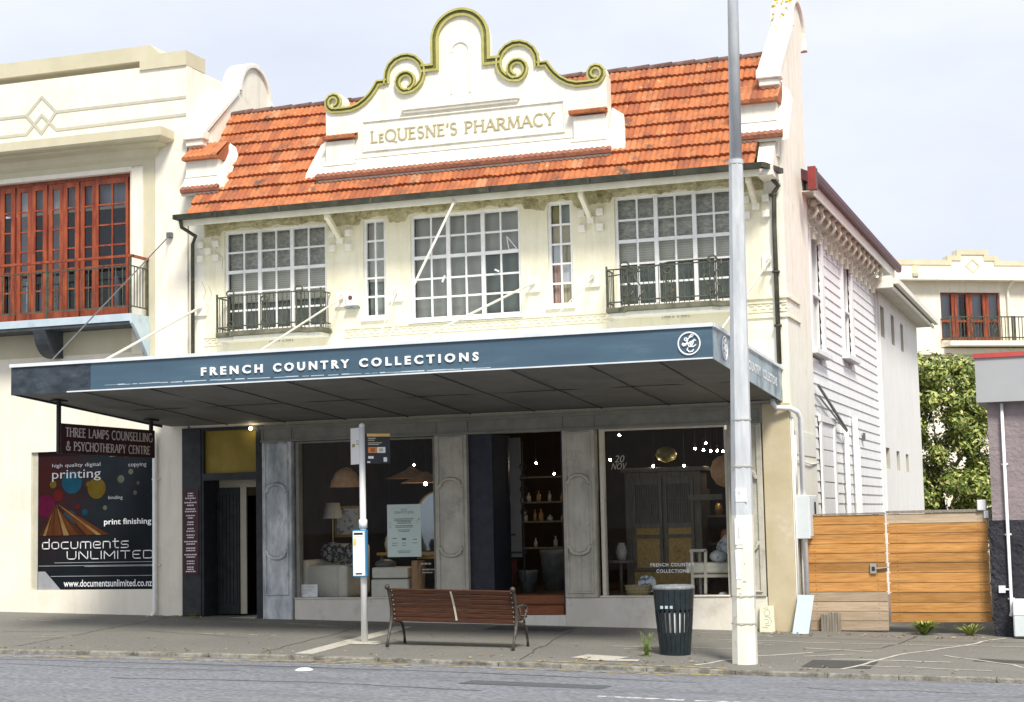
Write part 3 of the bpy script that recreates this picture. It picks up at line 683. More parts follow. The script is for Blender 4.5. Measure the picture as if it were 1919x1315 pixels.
# ---- roof
Y0, Z0, Y1, Z1 = -.70, 7.28, 1.12, 9.62
NC = 9
def roof():
    b = MB(); att = []; rnd = random.Random(9)
    sl = Vector((0, Y1-Y0, Z1-Z0)); n = Vector((0, -sl.z, sl.y)).normalized(); step = .0225
    for c in range(NC):
        f0, f1 = c/NC, (c+1)/NC+.012
        ymid = Y0+(Y1-Y0)*f0
        x0, x1 = (-15.86, -5.27) if ymid < -.06 else (-15.9, -5.25)
        off = .1*(c % 2); nx = int((x1-x0)/step)
        cols = []
        for i in range(nx+1):
            x = x0+(x1-x0)*i/nx; u = (x+off)/.2; k = math.floor(u)
            jit = ((math.sin(k*12.9+c*78.2)*43758.5) % 1-.5)
            wv = .030*abs(math.sin(math.pi*(x+off)/.1))**.7
            lift = .058+jit*.018
            lo = Vector((x, Y0, Z0))+sl*(f0+jit*.004)-Vector((0, 0, 0))
            hi = Vector((x, Y0, Z0))+sl*f1
            a0 = Vector((x, lo.y, lo.z))+n*(.004+wv*.3)
            a1 = Vector((x, lo.y, lo.z))+n*(lift+wv)
            a2 = (Vector((x, lo.y, lo.z))+Vector((x, hi.y, hi.z)))/2+n*(lift*.55+wv)
            a3 = Vector((x, hi.y, hi.z))+n*(.006+wv*.8)
            cols.append((a0, a1, a2, a3, k))
        V = []; F = []
        for q in cols: V += list(q[:4])
        for i in range(nx):
            t = (math.sin(cols[i][4]*91.7+c*37.3)*9631.7) % 1
            for j in range(3):
                F.append((i*4+j, (i+1)*4+j, (i+1)*4+j+1, i*4+j+1)); att.append(t if j else t*.5)
        b.add(V, F)
    b.quad((-15.9, Y1, Z1), (-5.25, Y1, Z1), (-5.25, 2.9, 7.5), (-15.9, 2.9, 7.5)); att.append(.4)
    b.quad((-15.9, 2.9, 7.5), (-5.25, 2.9, 7.5), (-5.25, 2.9, 3.7), (-15.9, 2.9, 3.7)); att.append(.4)
    return b.build('roof', M['tile'], SHOP, att=att)
ROOF = roof()
b = MB(); x = -15.9; i = 0
while x < -5.3:
    l = min(.42, -5.25-x); r0, r1 = .085, .10
    pts = [(math.cos(R(a)), math.sin(R(a))) for a in range(-10, 191, 20)]
    V = [(x, Y1+.02+p[0]*r0, Z1+.0+p[1]*r0*.85) for p in pts]+[(x+l+.03, Y1+.02+p[0]*r1, Z1+.008+p[1]*r1*.85) for p in pts]
    k = len(pts); b.add(V, [(j, j+1, k+j+1, k+j) for j in range(k-1)]+[tuple(range(k)), tuple(range(k, 2*k))]); x += l
b.build('ridge_tile', M['ridge'], ROOF)
def tilecap(x0, x1, y0, z0, y1, z1, parent, name='tile_cap', m=None):
    b = MB(); nx = int((x1-x0)/.02); att = []
    V = []; F = []
    for i in range(nx+1):
        x = x0+(x1-x0)*i/nx; w = .022*abs(math.sin(math.pi*x/.1))
        V += [(x, y0, z0-.035+w*.3), (x, y0-.015, z0+.012+w), (x, y1, z1+w)]
    for i in range(nx):
        for j in range(2):
            F.append((i*3+j, i*3+3+j, i*3+4+j, i*3+1+j)); att.append((math.sin(math.floor((x0+i*.02)/.2)*33.1)*91.3) % 1)
    b.add(V, F)
    b.prism([(y0, z0-.035), (y1, z1-.01), (y1, z0-.035)], 'x', x0+.002, x1-.002); att += [.1]*5
    return b.build(name, m or M['tile'], parent, att=att)
def pedestal(x0, x1):
    p = MB().prism([(-.19, 7.55), (-.19, 8.5), (.2, 8.82), (.62, 8.82), (.62, 7.55)], 'x', x0, x1)
    p.prism([(-.345, 7.78), (-.345, 7.93), (-.192, 8.15), (-.192, 7.8)], 'x', x0-.02, x1+.10)
    p.hexa([(x1+.001, -.33, 7.75), (x1+.2, -.3, 7.8), (x1+.2, .25, 8.6), (x1+.001, .3, 8.6), (x1+.001, -.34, 7.96), (x1+.18, -.30, 8.01), (x1+.15, .25, 8.75), (x1+.001, .3, 8.86)])
    p.box(x0+.0, x1+.012, -.215, -.192, 8.15, 8.2)
    o = p.build('pedestal', M['stucco2'], SHOP)
    tilecap(x0-.03, x1+.05, -.30, 8.50, .16, 8.86, o)
    tilecap(x0, x1+.12, -.41, 7.86, -.335, 7.945, o, 'cap_course', M['cap'])
pedestal(-16.17, -15.5); pedestal(-5.67, -4.97)

# ---- gable
GX = -10.6
def gable():
    half = [(-2.68, 7.75), (-2.68, 9.26), (-2.49, 9.16), (-2.2, 9.15), (-2.0, 9.20), (-1.83, 9.30), (-1.70, 9.43), (-1.60, 9.56),
            (-1.46, 9.57), (-1.44, 9.72), (-1.33, 9.90), (-1.07, 10.0), (-.83, 9.9), (-.74, 9.74), (-.49, 9.74), (-.49, 10.2)]
    top = arc(0, 10.2, .49, 180, 0, 20)[1:-1]
    poly = [(GX+x, z) for x, z in half+top+[(-x, z) for x, z in half[::-1]]]
    g = MB().prism(poly, 'y', 0, .3)
    for sgn in (-1, 1):
        g.prism([(GX+sgn*2.49+.17*math.cos(R(a)), 9.3+.17*math.sin(R(a))) for a in range(0, 360, 20)], 'y', .003, .297)
    g.box(GX-1.15, GX+1.10, -.09, 0, 8.99, 9.03); g.box(GX-1.11, GX+1.06, -.06, -.001, 8.94, 8.99)
    # sunk name panel: four beads round it
    for x0, x1, z0, z1 in ((-1.94, 1.92, 8.86, 8.885), (-1.94, 1.92, 8.315, 8.345), (-1.94, -1.915, 8.345, 8.86), (1.895, 1.92, 8.345, 8.86)):
        g.box(GX+x0, GX+x1, -.03, 0, z0, z1)
    g.box(GX-2.5, GX+2.5, -.025, 0, 8.2, 8.23)
    for s in (-1, 1):                      # raised side piers
        g.box(GX+s*2.37-.28, GX+s*2.37+.28, -.07, 0, 8.16, 8.56)
        g.box(GX+s*2.37-.33, GX+s*2.37+.33, -.10, 0, 8.10, 8.16)
    g.prism([(-.20, 7.78), (-.20, 7.93), (-.003, 8.2), (-.003, 7.75)], 'x', GX-2.76, GX+2.78)
    for s in (-1, 1):                      # flared flashing at the two ends
        x = GX+s*2.69
        g.hexa([(x, -.17, 7.75), (x+s*.36, -.16, 7.8), (x+s*.25, .30, 8.3), (x, .3, 8.3), (x, -.18, 7.93), (x+s*.33, -.15, 7.99), (x+s*.22, .27, 8.60), (x, .3, 8.75)])
    o = g.build('gable', M['stucco2'], SHOP, bevel=.008)
    # niche: an arched bead standing proud
    nb = MB(); nb.sweep([(GX-.19, 9.22), (GX-.19, 9.98)]+arc(GX-.01, 9.98, .18, 180, 0, 12)+[(GX+.17, 9.22)], [(-.02, 0), (-.02, .022), (.012, .022), (.012, 0)], 0)
    nb.build('niche_bead', M['stucco2'], o)
    prof = [(-.070, 0), (-.070, .045), (-.028, .05), (-.024, .034), (.024, .034), (.028, .065), (.070, .065), (.070, 0)]
    mats = [1, 1, 0, 0, 0, 1, 1]
    for s in (1, -1):
        sm = MB()
        def mir(p): return [(GX+s*x, z) for x, z in p]
        curl = [(-2.49+r*math.cos(R(a)), 9.30+r*math.sin(R(a))) for a, r in [(-95, .115), (-70, .105), (-40, .10), (-10, .10), (20, .104), (60, .112), (95, .122), (130, .132), (165, .142), (200, .15), (230, .155), (255, .16)]]
        p1 = curl+[(-2.33, 9.135), (-2.15, 9.14), (-2.0, 9.185), (-1.86, 9.27), (-1.75, 9.37), (-1.67, 9.47), (-1.61, 9.565), (-1.44, 9.565)]
        big = [(-1.07+r*math.cos(R(a)), 9.62+r*math.sin(R(a))) for a, r in [(178, .37), (160, .375), (140, .38), (120, .38), (100, .38), (80, .38), (60, .378), (40, .37), (20, .36), (0, .345), (-20, .325), (-40, .30), (-60, .285), (-80, .27)]]
        big += [(-1.05+r*math.cos(R(a)), 9.535+r*math.sin(R(a))) for a, r in [(-105, .19), (-130, .185), (-155, .18), (-180, .175), (-205, .165), (-230, .155), (-255, .145), (-280, .14), (-305, .135), (-330, .132), (-355, .13), (-385, .13), (-420, .132), (-440, .135)]]
        p3 = [(-.755, 9.735), (-.49, 9.735), (-.49, 10.2)]+arc(0, 10.2, .49, 180, 90, 12)[1:]
        pr = prof if s == 1 else [(-o_, h) for o_, h in prof]
        for q, dy, ks in ((p1, 0, .72), ([(-1.44, 9.53)]+big, .003, .74), (p3, .006, 1)):
            sm.sweep(mir(q), [(o_*ks, h) for o_, h in pr], -dy, mats)
        sm.build('scroll_moulding', [M['olive'], M['olive_light']], o)
    lt = MB(); roman(lt, "LEQUESNE'S PHARMACY", GX-1.77, GX+1.73, 8.475, .215, -.002, thick=.014, wt=.125, small=(1,))
    lt.build('lettering', M['letter_olive'], o)
    tilecap(GX-2.68, GX-2.03, -.15, 8.62, -.001, 8.68, o); tilecap(GX+2.03, GX+2.70, -.15, 8.62, -.001, 8.68, o)
    tilecap(GX-2.78, GX+2.8, -.265, 7.86, -.19, 7.945, o, 'cap_course', M['cap'])
    o.location.y -= .15
gable()

# ---- eaves, gutter, downpipes
g = MB().prism([(-.70, 7.25), (-.82, 7.25), (-.86, 7.335), (-.835, 7.335), (-.80, 7.27), (-.715, 7.27), (-.70, 7.29)], 'x', -16.04, -5.12)
for x in (-15.2, -13.9, -12.1, -9.9, -8.1, -6.6): g.box(x, x+.03, -.868, -.80, 7.24, 7.34)
g.prism([(-16.04, -.86), (-16.07, -.86), (-16.07, -.3), (-16.04, -.3)], 'z', 7.25, 7.335)
g.prism([(-5.14, -.86), (-5.08, -.80), (-4.9, -.15), (-4.98, -.12), (-5.15, -.74)], 'z', 7.25, 7.335)
g.build('gutter', M['gutter'], SHOP)
MB().box(-15.95, -5.2, -.70, -.66, 7.14, 7.27).build('eave_fascia', M['gutter_pale'], SHOP)
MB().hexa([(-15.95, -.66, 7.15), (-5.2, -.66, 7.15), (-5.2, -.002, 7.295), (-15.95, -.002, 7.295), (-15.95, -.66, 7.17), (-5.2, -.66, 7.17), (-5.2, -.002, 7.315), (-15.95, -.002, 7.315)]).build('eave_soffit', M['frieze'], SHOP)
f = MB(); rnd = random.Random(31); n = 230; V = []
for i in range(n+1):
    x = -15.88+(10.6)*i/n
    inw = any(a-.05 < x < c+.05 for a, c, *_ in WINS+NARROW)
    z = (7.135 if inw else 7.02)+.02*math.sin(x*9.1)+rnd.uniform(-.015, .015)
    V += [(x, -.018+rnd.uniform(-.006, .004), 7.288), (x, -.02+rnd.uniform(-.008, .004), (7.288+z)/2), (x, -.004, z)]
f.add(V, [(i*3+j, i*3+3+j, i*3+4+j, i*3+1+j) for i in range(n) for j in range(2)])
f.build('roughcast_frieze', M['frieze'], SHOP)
def eave_bracket(x, strut=True):
    k = MB()
    for dx, dz in ((-.165, .13), (.165, .13), (-.165, -.135), (.165, -.135), (0, 0)): k.box(x+dx-.06, x+dx+.06, -.095, -.001, 6.75+dz-.06, 6.75+dz+.06)
    o = k.build('corbel_blocks', M['stucco2'], SHOP, bevel=.006)
    if strut:
        s = MB().bar((x-.01, -.06, 6.8), (x-.01, -.56, 7.10), .085, .10)
        s.box(x-.055, x+.035, -.62, -.5, 7.05, 7.155)
        s.build('eave_strut', M['gutter_pale'], o, bevel=.01)
for x in (-13.06, -8.29, -5.40): eave_bracket(x)
eave_bracket(-15.78, False)
d = MB().tube([(-5.06, -.2, 7.26), (-5.08, -.16, 7.16), (-5.0, -.10, 7.06), (-5.08, -.09, 6.96), (-5.10, -.075, 6.4), (-5.10, -.075, 4.08)], .04, 8)
for z in (6.9, 5.6, 4.7): d.box(-5.155, -5.045, -.125, -.02, z, z+.04)
d.build('downpipe', M['gutter'], SHOP, smooth=True)
d = MB().tube([(-15.97, -.76, 7.26), (-15.97, -.70, 7.12), (-16.0, -.14, 7.04), (-16.1, -.08, 6.9), (-16.1, -.08, 4.0)], .035, 8)
d.build('downpipe', M['gutter'], SHOP, smooth=True)
d = MB().tube([(-5.2, -.25, 3.5), (-5.2, -.25, 3.42), (-5.15, -.22, 3.35), (-4.93, -.15, 3.34), (-4.84, -.05, 3.28), (-4.81, .05, 3.18), (-4.81, .05, -.3)], .045, 8)
d.build('downpipe', M['pvc'], SHOP, smooth=True)
c = MB().tube([(-4.90, -.02, 2.9), (-4.90, -.02, 1.95)], .02).tube([(-4.90, .3, 1.2), (-4.90, .3, -.2)], .022).tube([(-4.9, .75, 1.2), (-4.9, .75, .0)], .03)
c.tube([(-4.93, -.03, 3.2), (-4.93, -.03, -.3)], .015)
c.tube([(-4.92, .0, 2.45), (-4.92, .3, 2.5), (-4.92, 1.6, 2.46), (-4.95, 2.6, 2.5)], .012)
c.build('conduit', M['steel_white'], SHOP, smooth=True)
MB().prism([(-.62, 7.16), (-.003, 7.16), (-.003, 7.95), (-.19, 7.86), (-.62, 7.30)], 'x', -5.262, -5.0).build('verge', M['stucco2'], SHOP)
# string course with dentil dashes
s = MB()
SEG = [(-15.9, -15.5), (-13.0, -11.78), (-11.78, -9.55), (-9.55, -7.98), (-5.6, -4.95)]
for a, c_ in SEG:
    s.box(a, c_, -.022, -.001, 5.115, 5.135); s.box(a, c_, -.016, -.001, 4.965, 4.985)
    x = a+.03
    while x < c_-.06:
        s.box(x, x+.075, -.016, -.001, 5.075, 5.092); s.box(x+.05, x+.125, -.016, -.001, 5.02, 5.037); x += .135
s.box(-5.6, -4.93, -.035, -.001, 5.19, 5.23); s.box(-5.6, -4.93, -.03, -.001, 4.87, 4.90)
s.box(-4.949, -4.92, 0, 1.2, 5.19, 5.23); s.box(-4.949, -4.92, 0, 1.2, 4.87, 4.90)
s.build('string_course', M['stucco'], SHOP)
s = MB()                                   # staining cracks on the left end pier
for pts in ([(-15.75, 7.1), (-15.72, 6.98), (-15.62, 6.86), (-15.66, 6.75), (-15.5, 6.62), (-15.52, 6.4)], [(-15.95, 6.2), (-15.86, 6.0), (-15.92, 5.85), (-15.8, 5.7), (-15.88, 5.5)], [(-15.8, 6.1), (-15.74, 5.95), (-15.79, 5.8)],
            [(-4.97, 7.8), (-5.05, 7.9), (-5.0, 7.98), (-5.12, 8.05), (-5.1, 8.2)]):
    for p, q in zip(pts, pts[1:]): s.bar((p[0], -.001, p[1]), (q[0], -.001, q[1]), .012, .006)
s.build('crack', M['nb_grey'], SHOP)

# ---- upper windows
def steel_window(x0, x1, z0, z1, cols, rows, zs=None, blinds=None, name='window'):
    y = .05; fr = MB(); t = .05
    fr.box(x0, x1, y, y+.06, z0, z0+t).box(x0, x1, y, y+.06, z1-t, z1).box(x0, x0+t, y, y+.06, z0+t, z1-t).box(x1-t, x1, y, y+.06, z0+t, z1-t)
    fr.box(x0-.04, x1+.04, -.05, .03, z0-.055, z0-.001)
    W, H = x1-x0-2*t, z1-z0-2*t
    hz = [z1-t-H*f for f in zs]
    for i in range(1, cols):
        x = x0+t+W*i/cols; thick = cols == 6 and i % 2 == 0; w = .036 if thick else .017
        fr.box(x-w, x+w, y-.012 if thick else y+.008, y+.05, z0+t, z1-t)
    for j, z in enumerate(hz):
        thick = j == 1 and cols == 6; w = .03 if thick else .017
        xs = [x0+t]+[x0+t+W*i/cols for i in range(1, cols)]+[x1-t]
        for i in range(cols):
            a = xs[i]+(.036 if (cols == 6 and i in (2, 4)) else (.017 if i else 0)); b_ = xs[i+1]-(.036 if (cols == 6 and i in (1, 3)) else (.017 if i < cols-1 else 0))
            fr.box(a, b_, y-.008 if thick else y+.01, y+.048, z-w, z+w)
    o = fr.build(name, M['steel_white'], SHOP)
    MB().quad((x0+t, y+.03, z0+t), (x1-t, y+.03, z0+t), (x1-t, y+.03, z1-t), (x0+t, y+.03, z1-t)).build('pane', M['glass'], o)
    return o, [z1-t]+hz+[z0+t], (x0+t, x1-t)
ZS = [.195, .40, .615, .805]
def backing(o, x0, x1, z0, z1, y, m, name): MB().quad((x0, y, z0), (x1, y, z0), (x1, y, z1), (x0, y, z1)).build(name, m, o)
for k, w in enumerate(WINS):
    o, hz, (a, c_) = steel_window(*w, 6, 5, ZS)
    if k != 1:
        backing(o, a-.03, c_+.03, hz[2], w[3], .20, M['lace'], 'lace_pelmet')
        low = hz[4]+.16 if k == 0 else hz[3]
        backing(o, a-.03, c_+.03, low, hz[2]-.001, .22, M['blind'], 'blind')
        backing(o, a-.03, c_+.03, w[2], low-.001, .30, M['net_dark'], 'curtain')
    else:
        backing(o, a-.03, a+.95*(c_-a)*.66, w[2], w[3], .22, M['net'], 'curtain')
        backing(o, a+.95*(c_-a)*.66+.001, c_+.03, hz[2], w[3], .22, M['net'], 'curtain')
        backing(o, a+.95*(c_-a)*.66+.001, c_+.03, w[2], hz[2]-.001, .30, M['net_dark'], 'curtain')
        st = MB().bar((-10.1, .02, 6.02), (-10.02, .02, 5.98), .03).bar((-11.1, .02, 5.86), (-11.05, .02, 5.98), .03)
        st.bar((-9.87, .03, 6.6), (-9.68, .03, 6.36), .012).bar((-9.87, .03, 6.6), (-9.83, .03, 6.36), .012).bar((-9.83, .03, 6.36), (-9.68, .03, 6.36), .012)
        st.build('stay', M['steel_white'], o)
cols5 = {0: None, 1: [['olive', 'dark'], ['tan', 'tan'], ['grey', 'olivec'], ['pink', 'grey'], ['pink', 'olivec']]}
PM = {'olive': mat('olive board', (.30, .27, .10), (.38, .34, .14), 6), 'dark': M['net_dark'], 'tan': mat('tan board', (.50, .42, .28), (.56, .48, .34), 6),
      'grey': M['curtain'], 'olivec': stripes_mat('olive curtain', (.30, .26, .15), (.46, .42, .30), 4, 'X', warp=3), 'pink': stripes_mat('rose curtain', (.36, .20, .16), (.50, .34, .28), 5, 'X', warp=3)}
for k, w in enumerate(NARROW):
    o, hz, (a, c_) = steel_window(*w, 2, 5, [.2, .4, .6, .8])
    if k == 0:
        backing(o, a-.03, c_+.03, hz[3]-.05, w[3], .22, M['net'], 'curtain'); backing(o, a-.03, c_+.03, w[2], hz[3]-.051, .26, M['net_dark'], 'curtain')
    else:
        md = (a+c_)/2
        for j in range(5):
            for i in range(2):
                backing(o, (a if i == 0 else md), (md-.001 if i == 0 else c_), hz[j+1]+.001, hz[j], .16, PM[cols5[1][j][i]], 'curtain')

# ---- balconettes
def balconette(x0, x1, vine):
    yd = -.48; s = MB()
    xa, xb = x0+.32, x1-.32
    out = [(x0, 0), (x0, yd+.04), (xa-.06, yd+.04), (xa+.04, yd-.10), (xb-.04, yd-.10), (xb+.06, yd+.04), (x1, yd+.04), (x1, 0)]
    s.prism(out, 'z', 5.06, 5.15)
    o = s.build('balconette', M['slab_olive'], SHOP, bevel=.01)
    u = MB(); inn = [(x0+.05, -.001), (x0+.05, yd+.1), (xa, yd+.1), (xa+.1, yd-.02), (xb-.1, yd-.02), (xb, yd+.1), (x1-.05, yd+.1), (x1-.05, -.001)]
    u.prism(inn, 'z', 5.0, 5.059)
    u.build('corbel_moulding', M['white_trim'], o)
    r = MB()
    path = [(x0+.02, -.02), (x0+.02, yd+.07), (xa-.06, yd+.07), (xa+.04, yd-.07), (xb-.04, yd-.07), (xb+.06, yd+.07), (x1-.02, yd+.07), (x1-.02, -.02)]
    for p, q in zip(path, path[1:]):
        for z in (5.24, 5.80): r.bar((*p, z), (*q, z), .022)
        L_ = math.hypot(q[0]-p[0], q[1]-p[1]); n = max(1, int(L_/.085))
        for i in range(n):
            x, y = p[0]+(q[0]-p[0])*i/n, p[1]+(q[1]-p[1])*i/n; r.bar((x, y, 5.15), (x, y, 5.80), .012)
    for x in (x0+.02, x1-.02): r.bar((x, yd+.07, 5.15), (x, yd+.07, 5.86), .03)
    for x in (xa+.06, (x0+x1)/2, xb-.06):          # scrolled standards
        top = 5.84 if x != (x0+x1)/2 else 5.7
        for dx in (-.05, .05): r.bar((x+dx, yd-.085, 5.15), (x+dx, yd-.085, top-.06), .02)
        r.tube([(x+.075*math.cos(R(a)), yd-.09, top+.0+.055*math.sin(R(a))) for a in range(0, 360, 36)], .017, 6, closed=True)
        r.tube([(x+.07*math.cos(R(a)), yd-.09, 5.26+.07*math.sin(R(a))) for a in range(0, 360, 45)], .012, 6, closed=True)
    if vine:
        rn = random.Random(8)
        for xc in (x0+.45, x0+.62, (x0+x1)/2, xb-.15, xb+.02):
            pts = [(xc+.07*math.sin(t*.9+xc), yd-.07+rn.uniform(-.03, .03), 5.2+.62*t/9) for t in range(10)]
            r.tube(pts, .014, 5)
        r.tube([(x0+.05, yd+.02, 5.68), (xa+.3, yd-.06, 5.72), ((x0+x1)/2, yd-.09, 5.84), (xb, yd-.02, 5.86)], .012, 5)
    r.build('railing', M['iron'], o)
balconette(-15.42, -13.27, False); balconette(-7.95, -5.68, True)
k = MB()
for xc in (-14.3, -6.85):
    def dl(x0, x1, z0, z1): k.box(xc+x0, xc+x1, -.014, -.001, z0, z1)
    z = 4.965
    for s_ in (-1, 1):
        dl(min(s_*.03, s_*.055), max(s_*.03, s_*.055), z, z+.13); dl(min(s_*.055, s_*.2), max(s_*.055, s_*.2), z+.105, z+.13)
        dl(min(s_*.175, s_*.2), max(s_*.175, s_*.2), z, z+.105); dl(min(s_*.09, s_*.175), max(s_*.09, s_*.175), z, z+.025)
        dl(min(s_*.09, s_*.115), max(s_*.09, s_*.115), z+.025, z+.075); dl(min(s_*.115, s_*.15), max(s_*.115, s_*.15), z+.052, z+.075)
    dl(-1.05, -.24, z+.125, z+.135); dl(.24, 1.05, z+.125, z+.135); dl(-.24, -.228, z-.01, z+.14); dl(.228, .24, z-.01, z+.14)
k.build('key_ornament', M['nb_grey'], SHOP)

# ---- awning and its stays
AX0, AX1, AY = -16.64, -5.14, -4.9
ZT, ZB, ZTr, ZBr = 4.28, 3.78, 4.04, 3.46
aw = MB().hexa([(AX0+.04, AY+.06, ZB+.12), (AX1-.04, AY+.06, ZB+.12), (AX1+.02, -.002, ZBr+.1), (AX0+.04, -.002, ZBr+.1),
                (AX0+.04, AY+.06, 4.12), (AX1-.04, AY+.06, 4.12), (AX1+.02, -.002, 4.0), (AX0+.04, -.002, 4.0)])
AWN = aw.build('awning', M['awn_cap'], SHOP)
b = MB()
sp = -15.16
b.box(sp, AX1, AY, AY+.04, ZB, ZT-.055)
b.build('fascia', M['awn_blue'], AWN)
b = MB().box(AX0, sp-.002, AY-.004, AY+.04, ZB, ZT-.055); b.build('fascia', M['awn_dark'], AWN, label='dark patchily repainted end of the awning fascia')
b = MB().box(AX0-.02, AX1+.02, AY-.03, AY+.06, ZT-.053, ZT)
b.hexa([(AX1, AY+.062, ZT-.053), (AX1+.03, AY+.062, ZT-.053), (AX1+.09, -.003, ZTr-.05), (AX1+.06, -.003, ZTr-.05),
        (AX1, AY+.062, ZT), (AX1+.03, AY+.062, ZT), (AX1+.09, -.003, ZTr), (AX1+.06, -.003, ZTr)])
b.box(AX0+1.05, AX1, AY-.012, AY-.001, ZB, ZB+.02)
for x in (-13.9, -11.15, -8.4): pass
b.build('capping', M['awn_cap'], AWN)
b = MB(); x = -14.9; rnd = random.Random(2)   # silver streak of peeling film along the lower edge
while x < -8.5:
    w = rnd.uniform(.06, .25); zc = 3.86-.05*(x+14.9)/6.4; b.box(x, x+w, AY-.003, AY-.0005, zc+rnd.uniform(-.004, .002), zc+.008+rnd.uniform(-.002, .008)); x += w*rnd.choice((.98, .98, 1.3))
for x in (-13.9, -11.15, -8.4): b.box(x, x+.008, AY-.002, AY-.0005, ZB+.02, ZT-.055, 1)
b.build('peeling_edge', [M['bluegrey'], M['awn_blue']], AWN)
b = MB().hexa([(AX1-.02, AY+.062, ZB), (AX1, AY+.062, ZB), (AX1+.06, -.003, ZBr), (AX1+.04, -.003, ZBr),
               (AX1-.02, AY+.062, ZT-.055), (AX1, AY+.062, ZT-.055), (AX1+.06, -.003, ZTr-.052), (AX1+.04, -.003, ZTr-.052)])
b.build('side_fascia', M['awn_grey'], AWN)
b = MB().hexa([(AX0, AY+.062, ZB), (AX0+.02, AY+.062, ZB), (AX0+.02, -.3, ZBr), (AX0, -.3, ZBr), (AX0, AY+.062, ZT-.055), (AX0+.02, AY+.062, ZT-.055), (AX0+.02, -.3, ZTr-.05), (AX0, -.3, ZTr-.05)])
b.build('side_fascia', M['awn_dark'], AWN)
def zs_(y): return ZB+.03+(ZBr-ZB)*(y-AY)/(-AY)
b = MB(); n = 24; V = []                       # sagging soffit boards, closed slab
ys = [AY+.045, -3.6, -2.4, -1.2, -.005]
rnd = random.Random(14)
for y in ys:
    for i in range(n+1):
        x = AX0+.03+(AX1-AX0-.06)*i/n; s_ = 0 if y in (ys[0], ys[-1]) else .018*math.sin(i*1.7+y)+rnd.uniform(-.006, .006)
        V.append((x, y, zs_(y)+s_))
m_ = n+1
b.add(V, [(j*m_+i, j*m_+i+1, (j+1)*m_+i+1, (j+1)*m_+i) for j in range(len(ys)-1) for i in range(n)])
b.build('soffit', M['soffit'], AWN)
b = MB()
for x in (-15.4, -14.2, -13.0, -11.8, -10.6, -9.4, -8.2, -7.0, -5.95):
    pts = [(x+rnd.uniform(-.02, .02), y, zs_(y)-.012) for y in (AY+.06, -3.9, -3.0, -2.0, -1.0, -.02)]
    for p, q in zip(pts, pts[1:]): b.bar(p, q, .014, .012)
b.box(AX0+.1, AX1-.1, -2.41, -2.40, zs_(-2.4)-.012, zs_(-2.4))
b.build('soffit_joint', M['soffit_gap'], AWN)
b = MB()
for s_, u0, u1 in (('FRENCH', -13.17, -12.11), ('COUNTRY', -11.93, -10.66), ('COLLECTIONS', -10.5, -8.6)): put_text(b, s_, u0, u1, 3.925, 4.055, AY-.002, bold=.035, spacing=1.55, thick=.02)
b.build('lettering', M['white_letter'], AWN)
def monogram(b, cx, cz, r, plane, face, m=0):
    def P(p): return (cx+p[0]*r, plane, cz+p[1]*r) if face == 'y' else (plane, cx+p[0]*r, cz+p[1]*r)
    n = 36
    b.tube([P((math.cos(2*math.pi*i/n), math.sin(2*math.pi*i/n))) for i in range(n)], .013*r/.18, 6, m, closed=True)
    for st in ([(-.62,-.08),(-.5,-.2),(-.3,-.14),(-.2,.1),(-.08,.42),(.1,.56),(.3,.62)], [(-.42,.34),(-.38,.5),(-.2,.5),(-.16,.36),(-.28,.26),(-.42,.34)], [(.3,.62),(.42,.74),(.22,.78),(.02,.6)],
               [(.62,.22),(.48,.34),(.3,.2),(.1,-.12),(.16,-.3),(.42,-.3),(.64,-.12)], [(.44,.26),(.36,.02),(.2,-.24),(-.02,-.28),(-.1,-.1),(.1,.12),(.36,.18)],
               [(-.1,-.36),(-.2,-.56),(.0,-.74),(.3,-.7),(.42,-.52)], [(-.66,-.06),(-.3,.0),(.1,.02)], [(-.3,-.14),(-.5,-.02),(-.6,.06)]):
        b.tube([P(p) for p in st], .012*r/.18, 5, m)
b = MB(); monogram(b, -5.47, 4.005, .155, AY-.012, 'y'); b.build('emblem', M['white_letter'], AWN)
b = MB(); monogram(b, -4.2, 3.985, .165, AX1+.012+.06*.14, 'x')
b.build('emblem', M['white_letter'], AWN)
b = MB()
for s_, y0, y1 in (('FRENCH', -3.75, -2.95), ('COUNTRY', -2.75, -1.72), ('COLLECTIONS', -1.55, -.45)):
    V, F = text_mesh(s_, .03, 1.1); ax = min(v[0] for v in V); bx = max(v[0] for v in V); az = min(v[1] for v in V); bz = max(v[1] for v in V)
    out = []
    for v in V:
        y = y0+(y1-y0)*(v[0]-ax)/(bx-ax); f_ = (y-AY)/(-AY); zc = 4.01+(3.73-4.01)*f_
        out.append((AX1+.06*f_+.006, y, zc-.075+.15*(v[1]-az)/(bz-az)))
    b.add(out, F)
b.build('lettering', M['white_letter'], AWN)
def stay(p, q, r=.018, plate=True):
    s = MB().tube([p, q], r, 8).box(q[0]-.03, q[0]+.03, q[1]-.06, q[1]+.06, q[2]-.06, q[2]+.05)
    s.ball(p, r*2.2, 8)
    o = s.build('awning_stay', M['stay'], SHOP, smooth=False)
    if plate:
        MB().box(p[0]-.12, p[0]+.12, -.028, -.001, p[2]-.12, p[2]+.12).box(p[0]-.13, p[0]+.13, -.05, -.001, p[2]-.155, p[2]-.12).build('wall_plate', M['stucco2'], o)
        MB().tube([(p[0]+.03*math.cos(R(a)), -.06, p[2]+.045*math.sin(R(a))) for a in range(-60, 240, 30)], .012, 6).build('eye_hook', M['nb_grey'], o)
stay((-15.97, -.05, 5.7), (-15.97, -4.1, 4.11), .024)
stay((-13.05, -.05, 5.69), (-13.05, -4.1, 4.11)); stay((-11.98, -.05, 5.72), (-10.66, -4.1, 4.11)); stay((-9.38, -.05, 5.72), (-10.54, -4.1, 4.11), .022)
stay((-8.29, -.05, 5.74), (-8.2, -4.1, 4.11), .014); stay((-5.22, -.05, 5.80), (-5.3, -4.1, 4.11))
